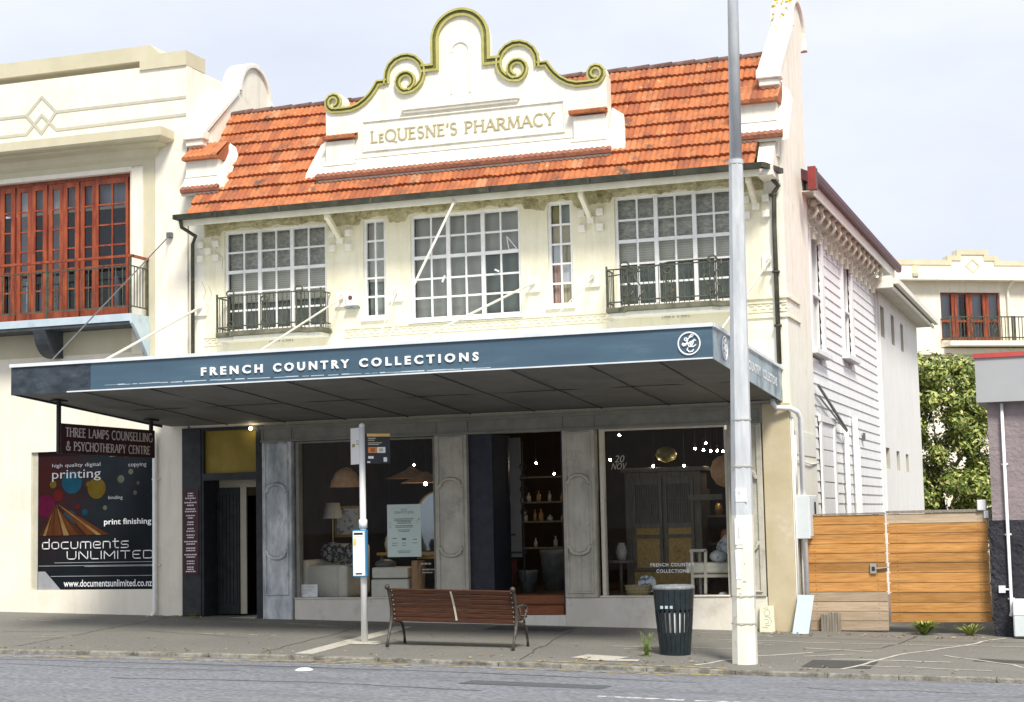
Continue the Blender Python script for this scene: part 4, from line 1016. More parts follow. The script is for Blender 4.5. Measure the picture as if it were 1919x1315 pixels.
stay((-10.58, -.68, 7.15), (-10.6, -4.0, 4.12), .022, False)
s = MB().tube([(-16.61, -.04, 7.12), (-16.5, -4.3, 4.2)], .012, 6).box(-16.66, -16.56, -.09, -.001, 7.07, 7.17)
s.build('awning_stay', M['zinc'], SHOP)

# ---- shopfront
b = MB().box(-14.68, -5.42, -.10, .12, 3.12, 3.42).box(-14.68, -5.42, -.16, -.101, 3.36, 3.42).box(-14.68, -5.42, -.13, -.101, 3.12, 3.16)
for x in (-14.66, -14.08, -11.25, -10.66, -8.91, -8.34, -6.02, -5.46): b.box(x, x+.03, -.125, -.101, 3.16, 3.36)
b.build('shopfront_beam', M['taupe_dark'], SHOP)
MB().box(-14.04, -10.66, -.08, .3, -.42, .27).box(-14.04, -11.3, -.10, .12, .2701, .30).build('plinth', M['plinth'], SHOP, bevel=.01)
MB().box(-8.91, -5.44, -.08, .3, -.5, .27).box(-8.30, -6.05, -.10, .12, .2701, .30).build('plinth', M['plinth'], SHOP, bevel=.01)
def pilaster(x0, x1, m, zb):
    p = MB().box(x0, x1, -.11, .12, zb, 3.12)
    o = p.build('pilaster', m, SHOP, bevel=.008)
    w = x1-x0; q = MB(); y = -.112; a, c_ = x0+.07, x1-.07; mid = (a+c_)/2; hw = (c_-a)/2
    def bead(pts, t=.02, h=.02): q.sweep(pts, [(-t, 0), (-t*.5, h), (t*.5, h), (t, 0)], y)
    bead([(a, .36), (a, 3.08), (c_, 3.08), (c_, .36), (a, .36)], .018, .03)
    up = [(mid-hw, 2.22), (mid-hw+.03, 2.22)]+[(mid+(hw-.05)*math.cos(R(t)), 2.25+.10*math.sin(R(t))) for t in range(180, -1, -15)]+[(mid+hw-.03, 2.22), (mid+hw, 2.22)]
    dn = [(x, 1.14+(2.22-z)) for x, z in up]
    bead(up, .038, .055); bead(dn, .038, .055)
    q.build('pilaster_moulding', m, o)
pilaster(-14.66, -14.07, M['distress'], -.12); pilaster(-11.26, -10.66, M['taupe'], .272); pilaster(-8.90, -8.33, M['taupe'], .272); pilaster(-6.03, -5.45, M['taupe'], .272)
MB().box(-5.43, -4.97, -.09, .1, -.48, 3.44).build('end_pier', M['pier_beige'], SHOP, bevel=.01)
MB().box(-4.965, -4.948, -.06, .0, -.48, 3.3).box(-4.949, -4.938, .0, 2.3, 2.6, 3.0).build('corner_strip', M['white_trim'], SHOP)
def display(x0, x1, z0, z1, m):
    f = MB(); t = .06
    f.box(x0-t, x0, -.02, .14, z0, z1).box(x1, x1+t, -.02, .14, z0, z1).box(x0-t, x1+t, -.02, .14, z1, z1+.03)
    o = f.build('display_window', m, SHOP)
    MB().quad((x0, .08, z0), (x1, .08, z0), (x1, .08, z1), (x0, .08, z1)).build('pane', M['glass_shop'], o)
    return o
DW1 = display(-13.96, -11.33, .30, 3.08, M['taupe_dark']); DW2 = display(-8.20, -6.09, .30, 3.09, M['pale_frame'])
b = MB(); put_text(b, '20', -8.02, -7.86, 2.55, 2.67, .076, shear=.03); put_text(b, 'NOV', -8.08, -7.83, 2.43, 2.54, .076, shear=.03)
b.build('glass_lettering', M['nb_grey'], DW2)
b = MB(); put_text(b, 'FRENCH COUNTRY', -7.44, -6.68, .775, .835, .076, bold=.02, spacing=1.2); put_text(b, 'COLLECTIONS', -7.34, -6.78, .67, .73, .076, bold=.02, spacing=1.2)
b.build('glass_lettering', M['white_letter'], DW2)
b = MB(); lines(b, [(-11.62, -11.42, .86, .03), (-11.6, -11.36, .76, .025), (-11.6, -11.4, .71, .02)], .076)
b.build('glass_lettering', M['nb_grey'], DW1)
# entrance: jambs, steps
b = MB().box(-10.66, -10.22, -.0, .9, -.2, 3.12).box(-8.955, -8.91, .0, .9, -.2, 3.12)
b.build('entrance_jamb', M['navy'], SHOP)
b = MB().box(-10.2, -10.0, .86, .9, .95, 3.08); b.build('door_leaf', M['soffit'], SHOP)
b = MB()
for i in range(5):
    z = 2.55-.2*i
    b.tube([(-9.95, .84, z+.1), (-9.87, .84, z), (-9.95, .84, z-.1), (-10.0, .84, z), (-9.95, .84, z+.1)], .012, 5)
b.bar((-9.95, .84, .5), (-9.95, .84, 3.0), .02); b.box(-10.3, -9.9, .80, .83, 1.02, 1.05); b.bar((-10.24, .8, 1.35), (-10.1, .8, 1.35), .025)
b.build('door_grille', M['black'], SHOP)
b = MB().box(-10.22, -8.957, -.02, .5, -.02, .145).box(-10.22, -8.957, .25, .9, .146, .31); b.build('entrance_step', M['step_wood'], SHOP, bevel=.012)
MB().box(-10.66, -8.912, -.06, .0, -.45, -.022).build('threshold', M['white_trim'], SHOP)
# interior shell of the shop
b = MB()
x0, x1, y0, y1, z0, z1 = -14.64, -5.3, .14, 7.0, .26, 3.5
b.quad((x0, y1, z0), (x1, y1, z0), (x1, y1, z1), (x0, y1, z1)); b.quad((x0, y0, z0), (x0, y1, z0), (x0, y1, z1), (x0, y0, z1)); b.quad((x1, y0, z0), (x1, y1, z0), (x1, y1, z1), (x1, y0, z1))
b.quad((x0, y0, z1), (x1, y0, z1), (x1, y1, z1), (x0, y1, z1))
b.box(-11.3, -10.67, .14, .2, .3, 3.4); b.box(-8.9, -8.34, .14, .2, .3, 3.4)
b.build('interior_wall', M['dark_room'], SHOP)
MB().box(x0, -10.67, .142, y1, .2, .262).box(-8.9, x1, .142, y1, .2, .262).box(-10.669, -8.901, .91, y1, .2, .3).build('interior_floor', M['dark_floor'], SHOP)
# side doorway to the upstairs rooms
b = MB().box(-16.36, -15.97, -.04, .12, -.35, 3.44).box(-15.969, -15.92, -.02, .6, -.3, 3.44).box(-14.83, -14.665, -.02, .6, -.3, 3.44).box(-15.92, -14.83, -.02, .12, 3.38, 3.44).box(-15.92, -14.83, -.02, .12, 2.46, 2.59)
b.build('doorway_frame', M['black'], SHOP)
MB().quad((-15.92, .06, 2.59), (-14.83, .06, 2.59), (-14.83, .06, 3.38), (-15.92, .06, 3.38)).build('transom_panel', mat('ochre transom board', (.27, .19, .025), (.36, .26, .045), 3, .6), SHOP)
d = MB().box(-16.2, -15.48, .52, .57, -.02, 2.33)
for i in range(9): d.box(-16.17+i*.075, -16.12+i*.075, .505, .52, .16, 2.2)
DOOR = d.build('door', M['black'], SHOP)
b = MB().box(-15.475, -15.345, .56, .6, -.02, 2.33).box(-16.2, -15.1, .571, .62, 2.331, 2.585); b.build('hall_wall', mat('hall cream', (.50, .47, .36), (.56, .53, .42), 3), SHOP)
MB().box(-15.34, -15.05, .601, .605, 2.17, 2.33).box(-16.3, -14.66, 2.0, 2.05, -.3, 2.6).box(-16.3, -14.66, .1, 2.0, 2.59, 2.64).box(-16.35, -16.3, .1, 2.05, -.3, 2.64).box(-14.66, -14.645, .1, 2.05, -.3, 2.64).build('hall_wall', M['dark_room'], SHOP)
MB().box(-15.92, -14.83, -.10, .9, -.35, -.055).build('threshold', M['strip'], SHOP)
MB().ball((-14.9, -.08, 3.39), .035, 10).build('door_lamp', emit('door lamp glow', (1, .85, .6), 9), SHOP)
# ------------------------------------------------------------------ things in and on the shop
def one(mb, name, mats, label, cat, group=None, **k): return mb.build(name, mats, None, label=label, cat=cat, group=group, **k)
FL = .263
# armchair (loose-covered) in the left window
t = root('armchair', (-13.75, .95, FL), 'slip-covered cream armchair in the left display window', 'armchair')
b = MB().box(-14.1, -13.35, .5, 1.4, FL, .86); b.build('seat', M['linen'], t, bevel=.05, seg=3)
b = MB().box(-14.15, -13.25, 1.25, 1.55, FL+.02, 1.24); b.build('backrest', M['linen'], t, bevel=.08, seg=3)
b = MB().box(-14.22, -14.05, .45, 1.3, FL, .96); b.build('armrest', M['linen'], t, bevel=.06, seg=3)
b = MB().box(-13.45, -13.25, .45, 1.3, FL, .86); b.build('armrest', M['linen'], t, bevel=.06, seg=3)
b = MB(); b.ball((-13.85, 1.15, 1.08), .26, 14, sz=.75, sy=.45); one(b, 'cushion', M['cushion'], 'dark patterned cushion on the cream armchair, left of the pair', 'cushion', 'cushions on the cream armchair', smooth=True)
b = MB(); b.ball((-13.38, 1.12, 1.08), .24, 14, sz=.75, sy=.45); one(b, 'cushion', M['cushion'], 'dark patterned cushion on the cream armchair, behind the bus stop pole', 'cushion', 'cushions on the cream armchair', smooth=True)
b = MB(); b.ball((-13.25, .75, .88), .24, 12, sz=.3, sx=1.1); one(b, 'throw', M['cushion'], 'dark patterned throw heaped over the arm of the cream armchair', 'throw', smooth=True)
t = root('ottoman', (-12.35, .55, FL), 'pale linen box ottoman beside the driftwood stool', 'ottoman')
MB().box(-12.72, -11.99, .35, .95, FL, .60).build('base', M['linen'], t, bevel=.02); MB().box(-12.71, -12.0, .36, .94, .615, .81).build('cushion_top', M['linen'], t, bevel=.03, seg=2)
b = MB().box(-12.715, -11.995, .345, .349, .601, .612); b.build('stitch_band', M['ink'], t)
b = MB(); b.ball((-12.6, .75, .86), .2, 12, sz=.45); one(b, 'cushion', M['zinc'], 'round grey cushion lying on the pale linen ottoman', 'cushion', smooth=True)
b = MB(); rnd = random.Random(6)
b.lathe([(.0, .0), (.125, .0), (.12, .25), (.125, .45), (.118, .66), (0, .66)], (-11.83, .45, FL), 14)
b.v = [(x+rnd.uniform(-.012, .012), y+rnd.uniform(-.012, .012), z) for x, y, z in b.v]
one(b, 'stump_stool', M['stump'], 'gnarled driftwood stump stool under the white notice', 'stool')
# pendant shades in the left window
def pendant(x, y, prof, zb, label, hang=3.48, bulb=False):
    t = root('pendant_lamp', (x, y, zb), label, 'pendant lamp', 'woven pendant lamps in the shop')
    MB().lathe(prof, (x, y, zb), 20).build('lamp_shade', M['shade'], t, smooth=True)
    zt = zb+max(p[1] for p in prof); MB().tube([(x, y, zt-.02), (x, y, hang)], .006, 5).build('cord', M['ink'], t)
    if bulb: MB().ball((x, y-.02, zb-.02), .035, 8).build('bulb', M['bulb'], t)
pendant(-13.38, .75, [(.30, 0), (.27, .12), (.20, .26), (.10, .34), (.03, .37)], 2.28, 'bell-shaped woven pendant lamp over the cream armchair')
pendant(-12.25, 1.2, [(.48, 0), (.30, .07), (.12, .15), (.03, .22)], 2.42, 'wide flat woven pendant lamp, upper of two over the ottoman')
pendant(-11.78, .75, [(.46, 0), (.32, .06), (.14, .14), (.03, .2)], 2.32, 'wide flat woven pendant lamp with a lit bulb beside the grey pilaster', bulb=True)
pendant(-6.24, .75, [(.02, 0), (.16, .06), (.25, .2), (.265, .32), (.22, .46), (.12, .54), (.02, .56)], 2.08, 'tan globe pendant lamp behind the tall grey street pole')
b = MB().lathe([(.02, 0), (.15, .05), (.2, .14), (.15, .24), (.03, .28)], (-7.42, 1.3, 2.56), 14); one(b, 'pendant_lamp', mat('dim brass shade', (.16, .13, .03), (.22, .18, .05), 6, .4), 'dim brass bowl pendant lamp above the carved cabinet', 'pendant lamp', 'woven pendant lamps in the shop', smooth=True)
# small lit bulbs deeper in the shop; each hangs on its cord; warm ones added as fill
for x, y, z, lab in ((-8.24, 1.2, 3.07, 'bare white bulb at the upper left of the right display window'), (-6.95, 2.4, 2.92, 'bare white bulb, topmost of the cluster behind the globe lamp'), (-7.2, 2.6, 2.84, 'bare white bulb at the left end of the cluster behind the globe lamp'),
                     (-6.95, 2.2, 2.79, 'bare white bulb second from the left in the lower row of the cluster'), (-6.82, 2.2, 2.77, 'bare white bulb third from the left in the lower row of the cluster'), (-6.70, 2.2, 2.77, 'bare white bulb fourth from the left in the lower row of the cluster'),
                     (-6.55, 2.0, 2.75, 'bare white bulb fifth from the left in the lower row of the cluster'), (-6.36, 1.9, 2.74, 'bare white bulb just left of the globe lamp, right end of the cluster'), (-7.1, 1.3, 2.49, 'bare white bulb hanging lowest, just above the carved cabinet'),
                     (-7.66, 1.3, 2.51, 'bare white bulb above the left door of the carved cabinet'), (-9.95, 1.6, 2.64, 'single white bulb seen through the shop entrance'), (-12.1, 3.0, 2.7, 'added warm fill bulb deep in the left window left of the entrance pilaster'), (-13.2, 3.6, 2.75, 'added warm fill bulb deep in the left window behind the bell-shaped lamp'), (-10.45, 4.2, 2.5, 'added warm fill bulb far back in the entrance over the bottle shelf'), (-9.4, 4.6, 2.75, 'added warm fill bulb far back at the right of the entrance'), (-8.05, 3.4, 2.3, 'added warm fill bulb deep in the right window left of the carved cabinet'), (-12.75, 1.3, 1.5, 'small bulb glowing low in the left window right of the timetable case')):
    t = root('hanging_bulb', (x, y, z-.03), lab, 'light bulb', 'small lit bulbs in the shop')
    MB().ball((x, y, z), .019, 8).build('bulb', M['spot'], t); MB().tube([(x, y, z+.02), (x, y, 3.49)], .004, 4).build('cord', M['ink'], t)
# carved cabinet
t = root('carved_cabinet', (-7.5, 1.5, FL), 'tall carved cabinet with lattice doors and golden lower panels in the right window', 'cabinet')
b = MB().box(-8.2, -6.82, 1.32, 1.8, .40, 2.40).box(-8.26, -6.76, 1.27, 1.82, 2.401, 2.48).box(-8.2, -8.08, 1.30, 1.8, FL, .40).box(-6.94, -6.82, 1.30, 1.8, FL, .40)
b.build('carcass', M['cab_dark'], t, bevel=.01)
for a in (-8.05, -7.48):
    c_ = a+.53; f = MB()
    f.box(a, a+.05, 1.27, 1.319, .66, 2.3).box(c_-.05, c_, 1.27, 1.319, .66, 2.3)
    for z0, z1 in ((2.18, 2.3), (1.42, 1.5), (1.24, 1.30), (.66, .72)): f.box(a+.05, c_-.05, 1.27, 1.319, z0, z1)
    d_ = f.build('door', M['cab_dark'], t)
    l = MB()
    for i in range(10): l.bar((a+.08+i*.041, 1.295, 1.5), (a+.08+i*.041, 1.295, 2.18), .014)
    for z in (1.6, 1.72, 1.86, 1.93): l.bar((a+.05, 1.288, z), (c_-.05, 1.288, z), .012)
    l.build('lattice', M['cab_dark'], d_)
    p = MB().box(a+.05, c_-.05, 1.30, 1.318, .72, 1.24).box(a+.05, c_-.05, 1.30, 1.318, 1.30, 1.42)
    rr = random.Random(3)
    for i in range(14): p.ball((a+.265+rr.uniform(-.12, .12), 1.30, .98+rr.uniform(-.1, .1)), rr.uniform(.015, .035), 6, sy=.4)
    p.build('carved_panel', M['cab_gold'], d_)
MB().box(-8.05, -6.97, 1.28, 1.318, .43, .65).build('apron', M['cab_gold'], t)
# armchair with timber frame at the right
t = root('timber_armchair', (-6.4, .65, FL), 'pale timber armchair with a white seat beside the carved cabinet', 'armchair')
b = MB()
for x, y, z in ((-6.80, .42, 1.02), (-6.80, 1.0, 1.0), (-6.1, .42, .8), (-6.1, 1.0, 1.25)): b.bar((x, y, FL), (x, y, z), .045)
b.bar((-6.82, .42, 1.02), (-6.82, 1.02, 1.0), .05, .04); b.bar((-6.8, .42, .60), (-6.08, .42, .60), .05); b.bar((-6.8, 1.0, .6), (-6.08, 1.0, .6), .05); b.bar((-6.58, .41, .3), (-6.56, .41, 1.03), .045); b.bar((-6.82, .41, 1.03), (-6.55, .41, 1.03), .045)
b.build('frame', M['pale_frame'], t)
MB().box(-6.92, -6.06, .40, 1.0, .64, .82).build('seat_cushion', M['linen'], t, bevel=.05, seg=3)
b = MB(); b.ball((-6.25, .7, 1.03), .24, 12, sz=.9, sy=.5, sx=.8); b.ball((-6.38, .6, .92), .16, 10, sz=.7); b.ball((-6.22, .62, 1.2), .10, 8)
one(b, 'cushion', M['cushion_pale'], 'pale blue patterned cushions piled on the pale timber armchair', 'cushion', smooth=True)
b = MB(); b.ball((-6.25, .3, .30), .09, 8, sz=.4); one(b, 'cloth', M['paper'], 'crumpled white cloth on the floor under the pale timber armchair', 'cloth', smooth=True)
b = MB().lathe([(.0, .0), (.19, .0), (.23, .16), (.205, .16), (.17, .03), (0, .03)], (-7.74, .36, .303), 16)
for z in (.04, .09, .14): b.tube([(-7.74+(.2+.02*z/.1)*math.cos(R(a)), .36+(.2+.02*z/.1)*math.sin(R(a)), .303+z) for a in range(0, 360, 24)], .013, 5, closed=True)
one(b, 'basket', M['wicker'], 'low round wicker basket at the sill of the right display window', 'basket')
b = MB(); V = [(-7.60+.16*math.cos(R(a)), .45+.02, .47+.16*math.sin(R(a))) for a in range(0, 360, 18)]
b.prism([(-7.60+.16*math.cos(R(a)), .47+.16*math.sin(R(a))) for a in range(0, 360, 18)], 'y', .42, .445); one(b, 'plate', M['plate'], 'blue and white patterned plate standing in the wicker basket', 'plate')
# seen through the entrance
def bucket(x, y, r, h, lab, z0=.303):
    b = MB().lathe([(0, 0), (r*.7, 0), (r*.95, h*.9), (r, h), (r*.9, h), (r*.65, .02), (0, .02)], (x, y, z0), 16)
    return one(b, 'planter_bucket', M['zinc'], lab, 'bucket', 'zinc planters inside the entrance', smooth=True)
bucket(-10.05, 1.3, .19, .40, 'small dull zinc bucket on the floor inside the entrance'); bucket(-9.85, 2.2, .26, .75, 'tall footed zinc urn behind the small bucket inside the entrance')
b = MB().box(-10.56, -10.25, 1.0, 1.3, .45, .90); b.box(-10.5, -10.45, .99, 1.0, .6, .68)
one(b, 'crate', M['crate_red'], 'dull red standing crate against the entrance jamb', 'crate')
t = root('display_shelf', (-10.1, 3.2, .3), 'dark display shelf of glass bottles at the back of the entrance', 'shelf')
b = MB()
for z in (1.05, 1.55, 1.92, 2.4): b.box(-11.2, -9.4, 3.0, 3.35, z, z+.03)
for x in (-11.2, -9.43): b.box(x, x+.03, 3.0, 3.35, .3, 2.8)
b.build('shelf_boards', M['cab_dark'], t)
rnd = random.Random(12)
amber = mat('amber glass ware', (.30, .13, .04), (.45, .28, .14), 20, .2); clear = mat('pale glass ware', (.34, .32, .28), (.5, .48, .42), 20, .15)
for z, xs in ((1.95, (-10.98, -10.75, -10.62, -10.42, -10.2, -9.95, -9.8)), (1.58, (-10.7, -10.5, -10.38, -10.2, -9.95, -9.7)), (1.08, (-10.9, -10.5, -10.1, -9.8))):
    for x in xs:
        h = rnd.uniform(.1, .26); r = rnd.uniform(.03, .055)
        o = MB().lathe([(0, 0), (r, 0), (r, h*.6), (r*.4, h*.75), (r*.4, h), (0, h)], (x, 3.12, z), 10).build('bottle', rnd.choice([amber, clear]), None, label='bottle of amber or pale glass among the row on the display shelf inside the entrance', cat='bottle', group='glass bottles on the display shelf', smooth=True)
# CLUTTER: further stock standing about the shop
def pot(x, y, z, r, h, m, name, label, cat, group=None):
    return one(MB().lathe([(0, 0), (r*.7, 0), (r, h*.45), (r*.75, h*.85), (r*.5, h*.9), (r*.58, h), (r*.45, h), (0, h*.6)], (x, y, z), 14), name, m, label, cat, group, smooth=True)
brass = mat('old brass', (.40, .26, .08), (.55, .38, .14), 9, .35, metal=.6); terra = mat('terracotta glaze', (.36, .14, .06), (.48, .22, .11), 7, .5); cerm = mat('speckled stoneware', (.42, .40, .35), (.60, .58, .52), 16, .5)
t = root('side_table', (-8.25, 1.0, FL), 'small round dark side table left of the carved cabinet', 'table')
MB().lathe([(0, .56), (.26, .56), (.26, .6), (0, .6)], (-8.22, 1.0, FL), 18).build('table_top', M['cab_dark'], t); MB().tube([(-8.22, 1.0, FL), (-8.22, 1.0, FL+.56)], .03).lathe([(0, 0), (.18, 0), (.16, .03), (0, .04)], (-8.22, 1.0, FL), 14).build('pedestal', M['cab_dark'], t)
pot(-8.2, 1.0, FL+.605, .10, .30, cerm, 'vase', 'speckled stoneware vase on the small round side table', 'vase')
t = root('wall_shelf', (-6.4, 2.6, 1.6), 'long dark shelf on the back right of the right window holding ornaments', 'shelf')
MB().box(-7.0, -5.7, 2.5, 2.8, 1.58, 1.62).box(-7.0, -5.7, 2.5, 2.8, 1.08, 1.12).box(-7.03, -7.0, 2.5, 2.8, .3, 2.1).box(-5.7, -5.67, 2.5, 2.8, .3, 2.1).build('boards', M['cab_dark'], t)
for x, z, r, h, m, lab in ((-6.8, 1.62, .08, .22, brass, 'brass vase at the left of the upper ornament shelf'), (-6.5, 1.62, .06, .3, cerm, 'tall stoneware vase on the upper ornament shelf'), (-6.2, 1.62, .09, .18, terra, 'squat terracotta pot at the right of the upper ornament shelf'), (-6.7, 1.12, .09, .24, terra, 'terracotta pot at the left of the lower ornament shelf'), (-6.35, 1.12, .08, .2, cerm, 'stoneware jar on the lower ornament shelf')):
    pot(x, 2.62, z, r, h, m, 'ornament', lab, 'ornament', 'ornaments on the shelf in the right window')
b = MB().box(-6.95, -6.35, .9, .92, 1.88, 1.98); b.build('shop_plaque', M['cab_dark'], None, label='narrow dark plaque hanging beside the carved cabinet', cat='plaque')
t = root('arched_mirror', (-12.3, 2.6, .6), 'arched mirror in a gold frame deep in the left window', 'mirror')
arch_o = [(-12.75, .9), (-12.75, 1.75)]+arc(-12.3, 1.75, .45, 180, 0, 14)[1:]+[(-11.85, .9)]
MB().prism(arch_o, 'y', 2.6, 2.64).build('frame', brass, t)
MB().prism([(-12.3+(x+12.3)*.88, .95+(z-.9)*.94) for x, z in arch_o], 'y', 2.59, 2.599).build('glass', mat('mirror glass', (.30, .33, .36), rough=.08, metal=.9), t)
t = root('picture_frame', (-13.9, 2.2, 1.2), 'framed pale picture on the left side of the left window', 'picture')
MB().box(-14.3, -13.75, 2.2, 2.23, 1.35, 1.95).build('frame', M['cab_gold'], t); MB().box(-14.25, -13.8, 2.19, 2.199, 1.4, 1.9).build('print', M['cushion_pale'], t)
t = root('console_table', (-12.6, 1.9, FL), 'long dark console table behind the ottoman', 'table')
MB().box(-13.2, -11.6, 1.7, 2.1, 1.0, 1.05).build('table_top', M['cab_gold'], t)
for x in (-13.15, -11.7): MB().box(x, x+.06, 1.75, 2.05, FL, 1.0).build('leg', M['cab_dark'], t)
for x, r, h, m, lab in ((-13.0, .11, .34, cerm, 'stoneware urn at the left end of the console table'), (-12.7, .08, .22, brass, 'small brass vase on the console table'), (-11.8, .10, .3, terra, 'terracotta jug at the right end of the console table')): pot(x, 1.88, 1.05, r, h, m, 'ornament', lab, 'ornament', 'ornaments on the console table')
t = root('floor_lamp', (-14.15, 1.5, FL), 'slender floor lamp with a cream shade behind the cream armchair', 'lamp')
MB().tube([(-14.2, 1.9, FL), (-14.2, 1.9, 1.75)], .014).lathe([(0, 0), (.14, 0), (.12, .02), (0, .03)], (-14.2, 1.9, FL), 14).build('stand', brass, t); MB().lathe([(.2, 1.45), (.13, 1.75), (.02, 1.75)], (-14.2, 1.9, FL), 18).build('lamp_shade', M['linen'], t, smooth=True)
# notices on the glass
t = root('notice_poster', (-11.93, .07, 1.0), 'large pale green notice with dark print hung inside the left display window', 'poster')
MB().box(-12.26, -11.61, .068, .074, 1.0, 1.93).build('sheet', mat('pale mint paper', (.60, .74, .68), (.68, .80, .75), 2, .6), t)
b = MB(); put_text(b, 'WITH', -12.0, -11.88, 1.82, 1.85, .0675); put_text(b, 'GRATITUDE', -12.12, -11.75, 1.765, 1.81, .0675)
lines(b, [(-12.12, -11.75, 1.665, .014), (-12.12, -11.78, 1.64, .012), (-12.08, -11.8, 1.615, .012), (-12.06, -11.8, 1.59, .012), (-12.1, -11.76, 1.545, .012), (-12.1, -11.76, 1.52, .012), (-12.05, -11.82, 1.47, .012), (-12.03, -11.83, 1.445, .012),
          (-12.16, -12.08, 1.32, .016), (-11.98, -11.9, 1.30, .03), (-11.76, -11.69, 1.30, .014), (-12.17, -12.07, 1.24, .01), (-11.98, -11.9, 1.24, .01), (-11.78, -11.68, 1.24, .01), (-12.17, -12.07, 1.2, .01), (-11.98, -11.9, 1.2, .01), (-12.07, -11.8, 1.1, .01), (-12.05, -11.83, 1.075, .01)], .068, th=.001)
for x, z, a in ((-12.2, 1.6, 40), (-12.18, 1.56, 10), (-12.2, 1.53, -40), (-11.68, 1.62, -40), (-11.65, 1.66, 80), (-11.66, 1.58, -20)):
    b.bar((x-.02*math.cos(R(a)), .0665, z-.02*math.sin(R(a))), (x+.02*math.cos(R(a)), .0665, z+.02*math.sin(R(a))), .014, .002)
b.build('print', mat('dark green print', (.05, .10, .08), (.08, .14, .12), 9), t)
t = root('notice_card', (-13.8, .07, .3), 'small white printed card at the bottom left corner of the left display window', 'card')
MB().box(-13.98, -13.64, .05, .056, .305, .53).build('sheet', M['paper'], t); b = MB(); lines(b, [(-13.94, -13.7, .48, .014), (-13.94, -13.78, .44, .012), (-13.94, -13.74, .41, .012), (-13.94, -13.8, .37, .012)], .05, th=.001); b.build('print', M['nb_grey'], t)
# alarm box on the upper wall
t = root('alarm_box', (-12.83, 0, 5.49), 'white alarm box with a reddish lens beside the narrow left window', 'alarm box')
MB().box(-12.95, -12.71, -.10, -.001, 5.52, 5.76).build('case', M['white_trim'], t, bevel=.02); MB().box(-12.96, -12.70, -.13, -.001, 5.49, 5.519).build('base_tray', M['bin_lid'], t)
MB().prism([(-12.85+.04*math.cos(R(a)), 5.68+.04*math.sin(R(a))) for a in range(0, 360, 30)], 'y', -.11, -.101).build('lens', M['crate_red'], t)
# meter box and leaning panels by the right corner
t = root('meter_box', (-4.75, .2, 1.2), 'pale grey metal meter box on the side wall above the leaning blue panel', 'meter box')
MB().box(-4.93, -4.71, -.04, .75, 1.2, 1.91).build('case', M['box_white'], t, bevel=.01); MB().box(-4.709, -4.70, .0, .7, 1.24, 1.87).build('lid', M['box_white'], t); MB().box(-4.699, -4.69, .42, .55, 1.6, 1.8).build('window', M['ink'], t)
t = root('leaning_panel', (-4.84, -.2, -.36), 'tall pale blue panel leaning against the shop corner by the fence', 'panel')
b = MB().hexa([(-5.0, -.42, -.33), (-4.74, -.38, -.33), (-4.74, -.34, -.33), (-5.0, -.38, -.33), (-4.93, -.14, .30), (-4.67, -.10, .29), (-4.67, -.06, .29), (-4.93, -.10, .30)])
b.build('sheet', mat('pale blue sheet', (.42, .53, .59), (.50, .60, .66), 3, .5), t, bevel=.006)
t = root('sketched_board', (-5.42, -.2, -.32), 'small cream board with a pencil sketch propped at the foot of the beige pier', 'board')
MB().hexa([(-5.55, -.26, -.30), (-5.30, -.26, -.31), (-5.30, -.22, -.31), (-5.55, -.22, -.30), (-5.56, -.15, .12), (-5.33, -.15, .13), (-5.33, -.11, .13), (-5.56, -.11, .12)]).build('board', mat('cream card', (.62, .62, .46), (.70, .70, .55), 6, .8), t)
b = MB()
def sk(pts):
    q = [(-5.55+u*.23, -.264+.11*(w), -.30+w*.42) for u, w in pts]
    for p, r_ in zip(q, q[1:]): b.bar(p, r_, .007, .004)
sk([(.5+.2*math.cos(R(a)), .76+.12*math.sin(R(a))) for a in range(0, 361, 30)]); sk([(.35, .62), (.7, .58), (.85, .42), (.7, .28), (.4, .28)]); sk([(.25, .93), (.55, .95)]); sk([(.2, .2), (.4, .22), (.55, .18), (.6, .24)]); sk([(.3, .5), (.6, .5), (.62, .36), (.35, .34)])
b.build('sketch', M['nb_grey'], t)
# sign hung under the awning
SX = -16.3
t = root('hanging_sign', (SX, -2.6, 2.85), 'maroon sign board with pale serif capitals hung under the left end of the awning', 'sign')
MB().box(SX-.04, SX+.02, -4.05, -1.12, 2.86, 3.36).build('board', M['maroon'], t, bevel=.01)
b = MB(); roman(b, 'THREE LAMPS COUNSELLING', -3.92, -1.22, 3.145, .15, SX+.021, 'x', .15, .004); roman(b, '& PSYCHOTHERAPY CENTRE', -3.90, -1.30, 2.92, .145, SX+.021, 'x', .15, .004)
b.build('lettering', M['sign_letter'], t)
b = MB()
for y in (-4.06, -1.2): b.box(SX-.035, SX+.005, y-.04, y+.04, 2.86 if y < -3 else 3.36, zs_(y)-.03); b.box(SX-.09, SX+.07, y-.14, y+.14, zs_(y)-.04, zs_(y)-.015)
b.build('hanger', M['black'], t)
t = root('tenant_board', (-16.17, -.05, .74), 'narrow maroon board with rows of small pale print on the black doorway pillar', 'sign')
MB().box(-16.34, -16.01, -.055, -.042, .74, 2.3).build('board', M['maroon'], t)
b = MB(); c_ = -16.175
for i, (w, z) in enumerate([(.11, 2.22), (.12, 2.175), (.22, 2.13), (.02, 2.09), (.26, 2.05), (.14, 2.0), (.2, 1.93), (.23, 1.885), (.18, 1.81), (.11, 1.765), (.13, 1.69), (.15, 1.645), (.13, 1.57), (.17, 1.52), (.17, 1.45), (.14, 1.405), (.27, 1.33), (.18, 1.285), (.19, 1.21), (.19, 1.165), (.26, 1.09), (.18, 1.045), (.16, .97), (.16, .925), (.15, .86), (.15, .82), (.21, .78)]):
    lines(b, [(c_-w/2, c_+w/2, z, .022)], -.0555, th=.002)
b.build('print', M['sign_letter'], t)
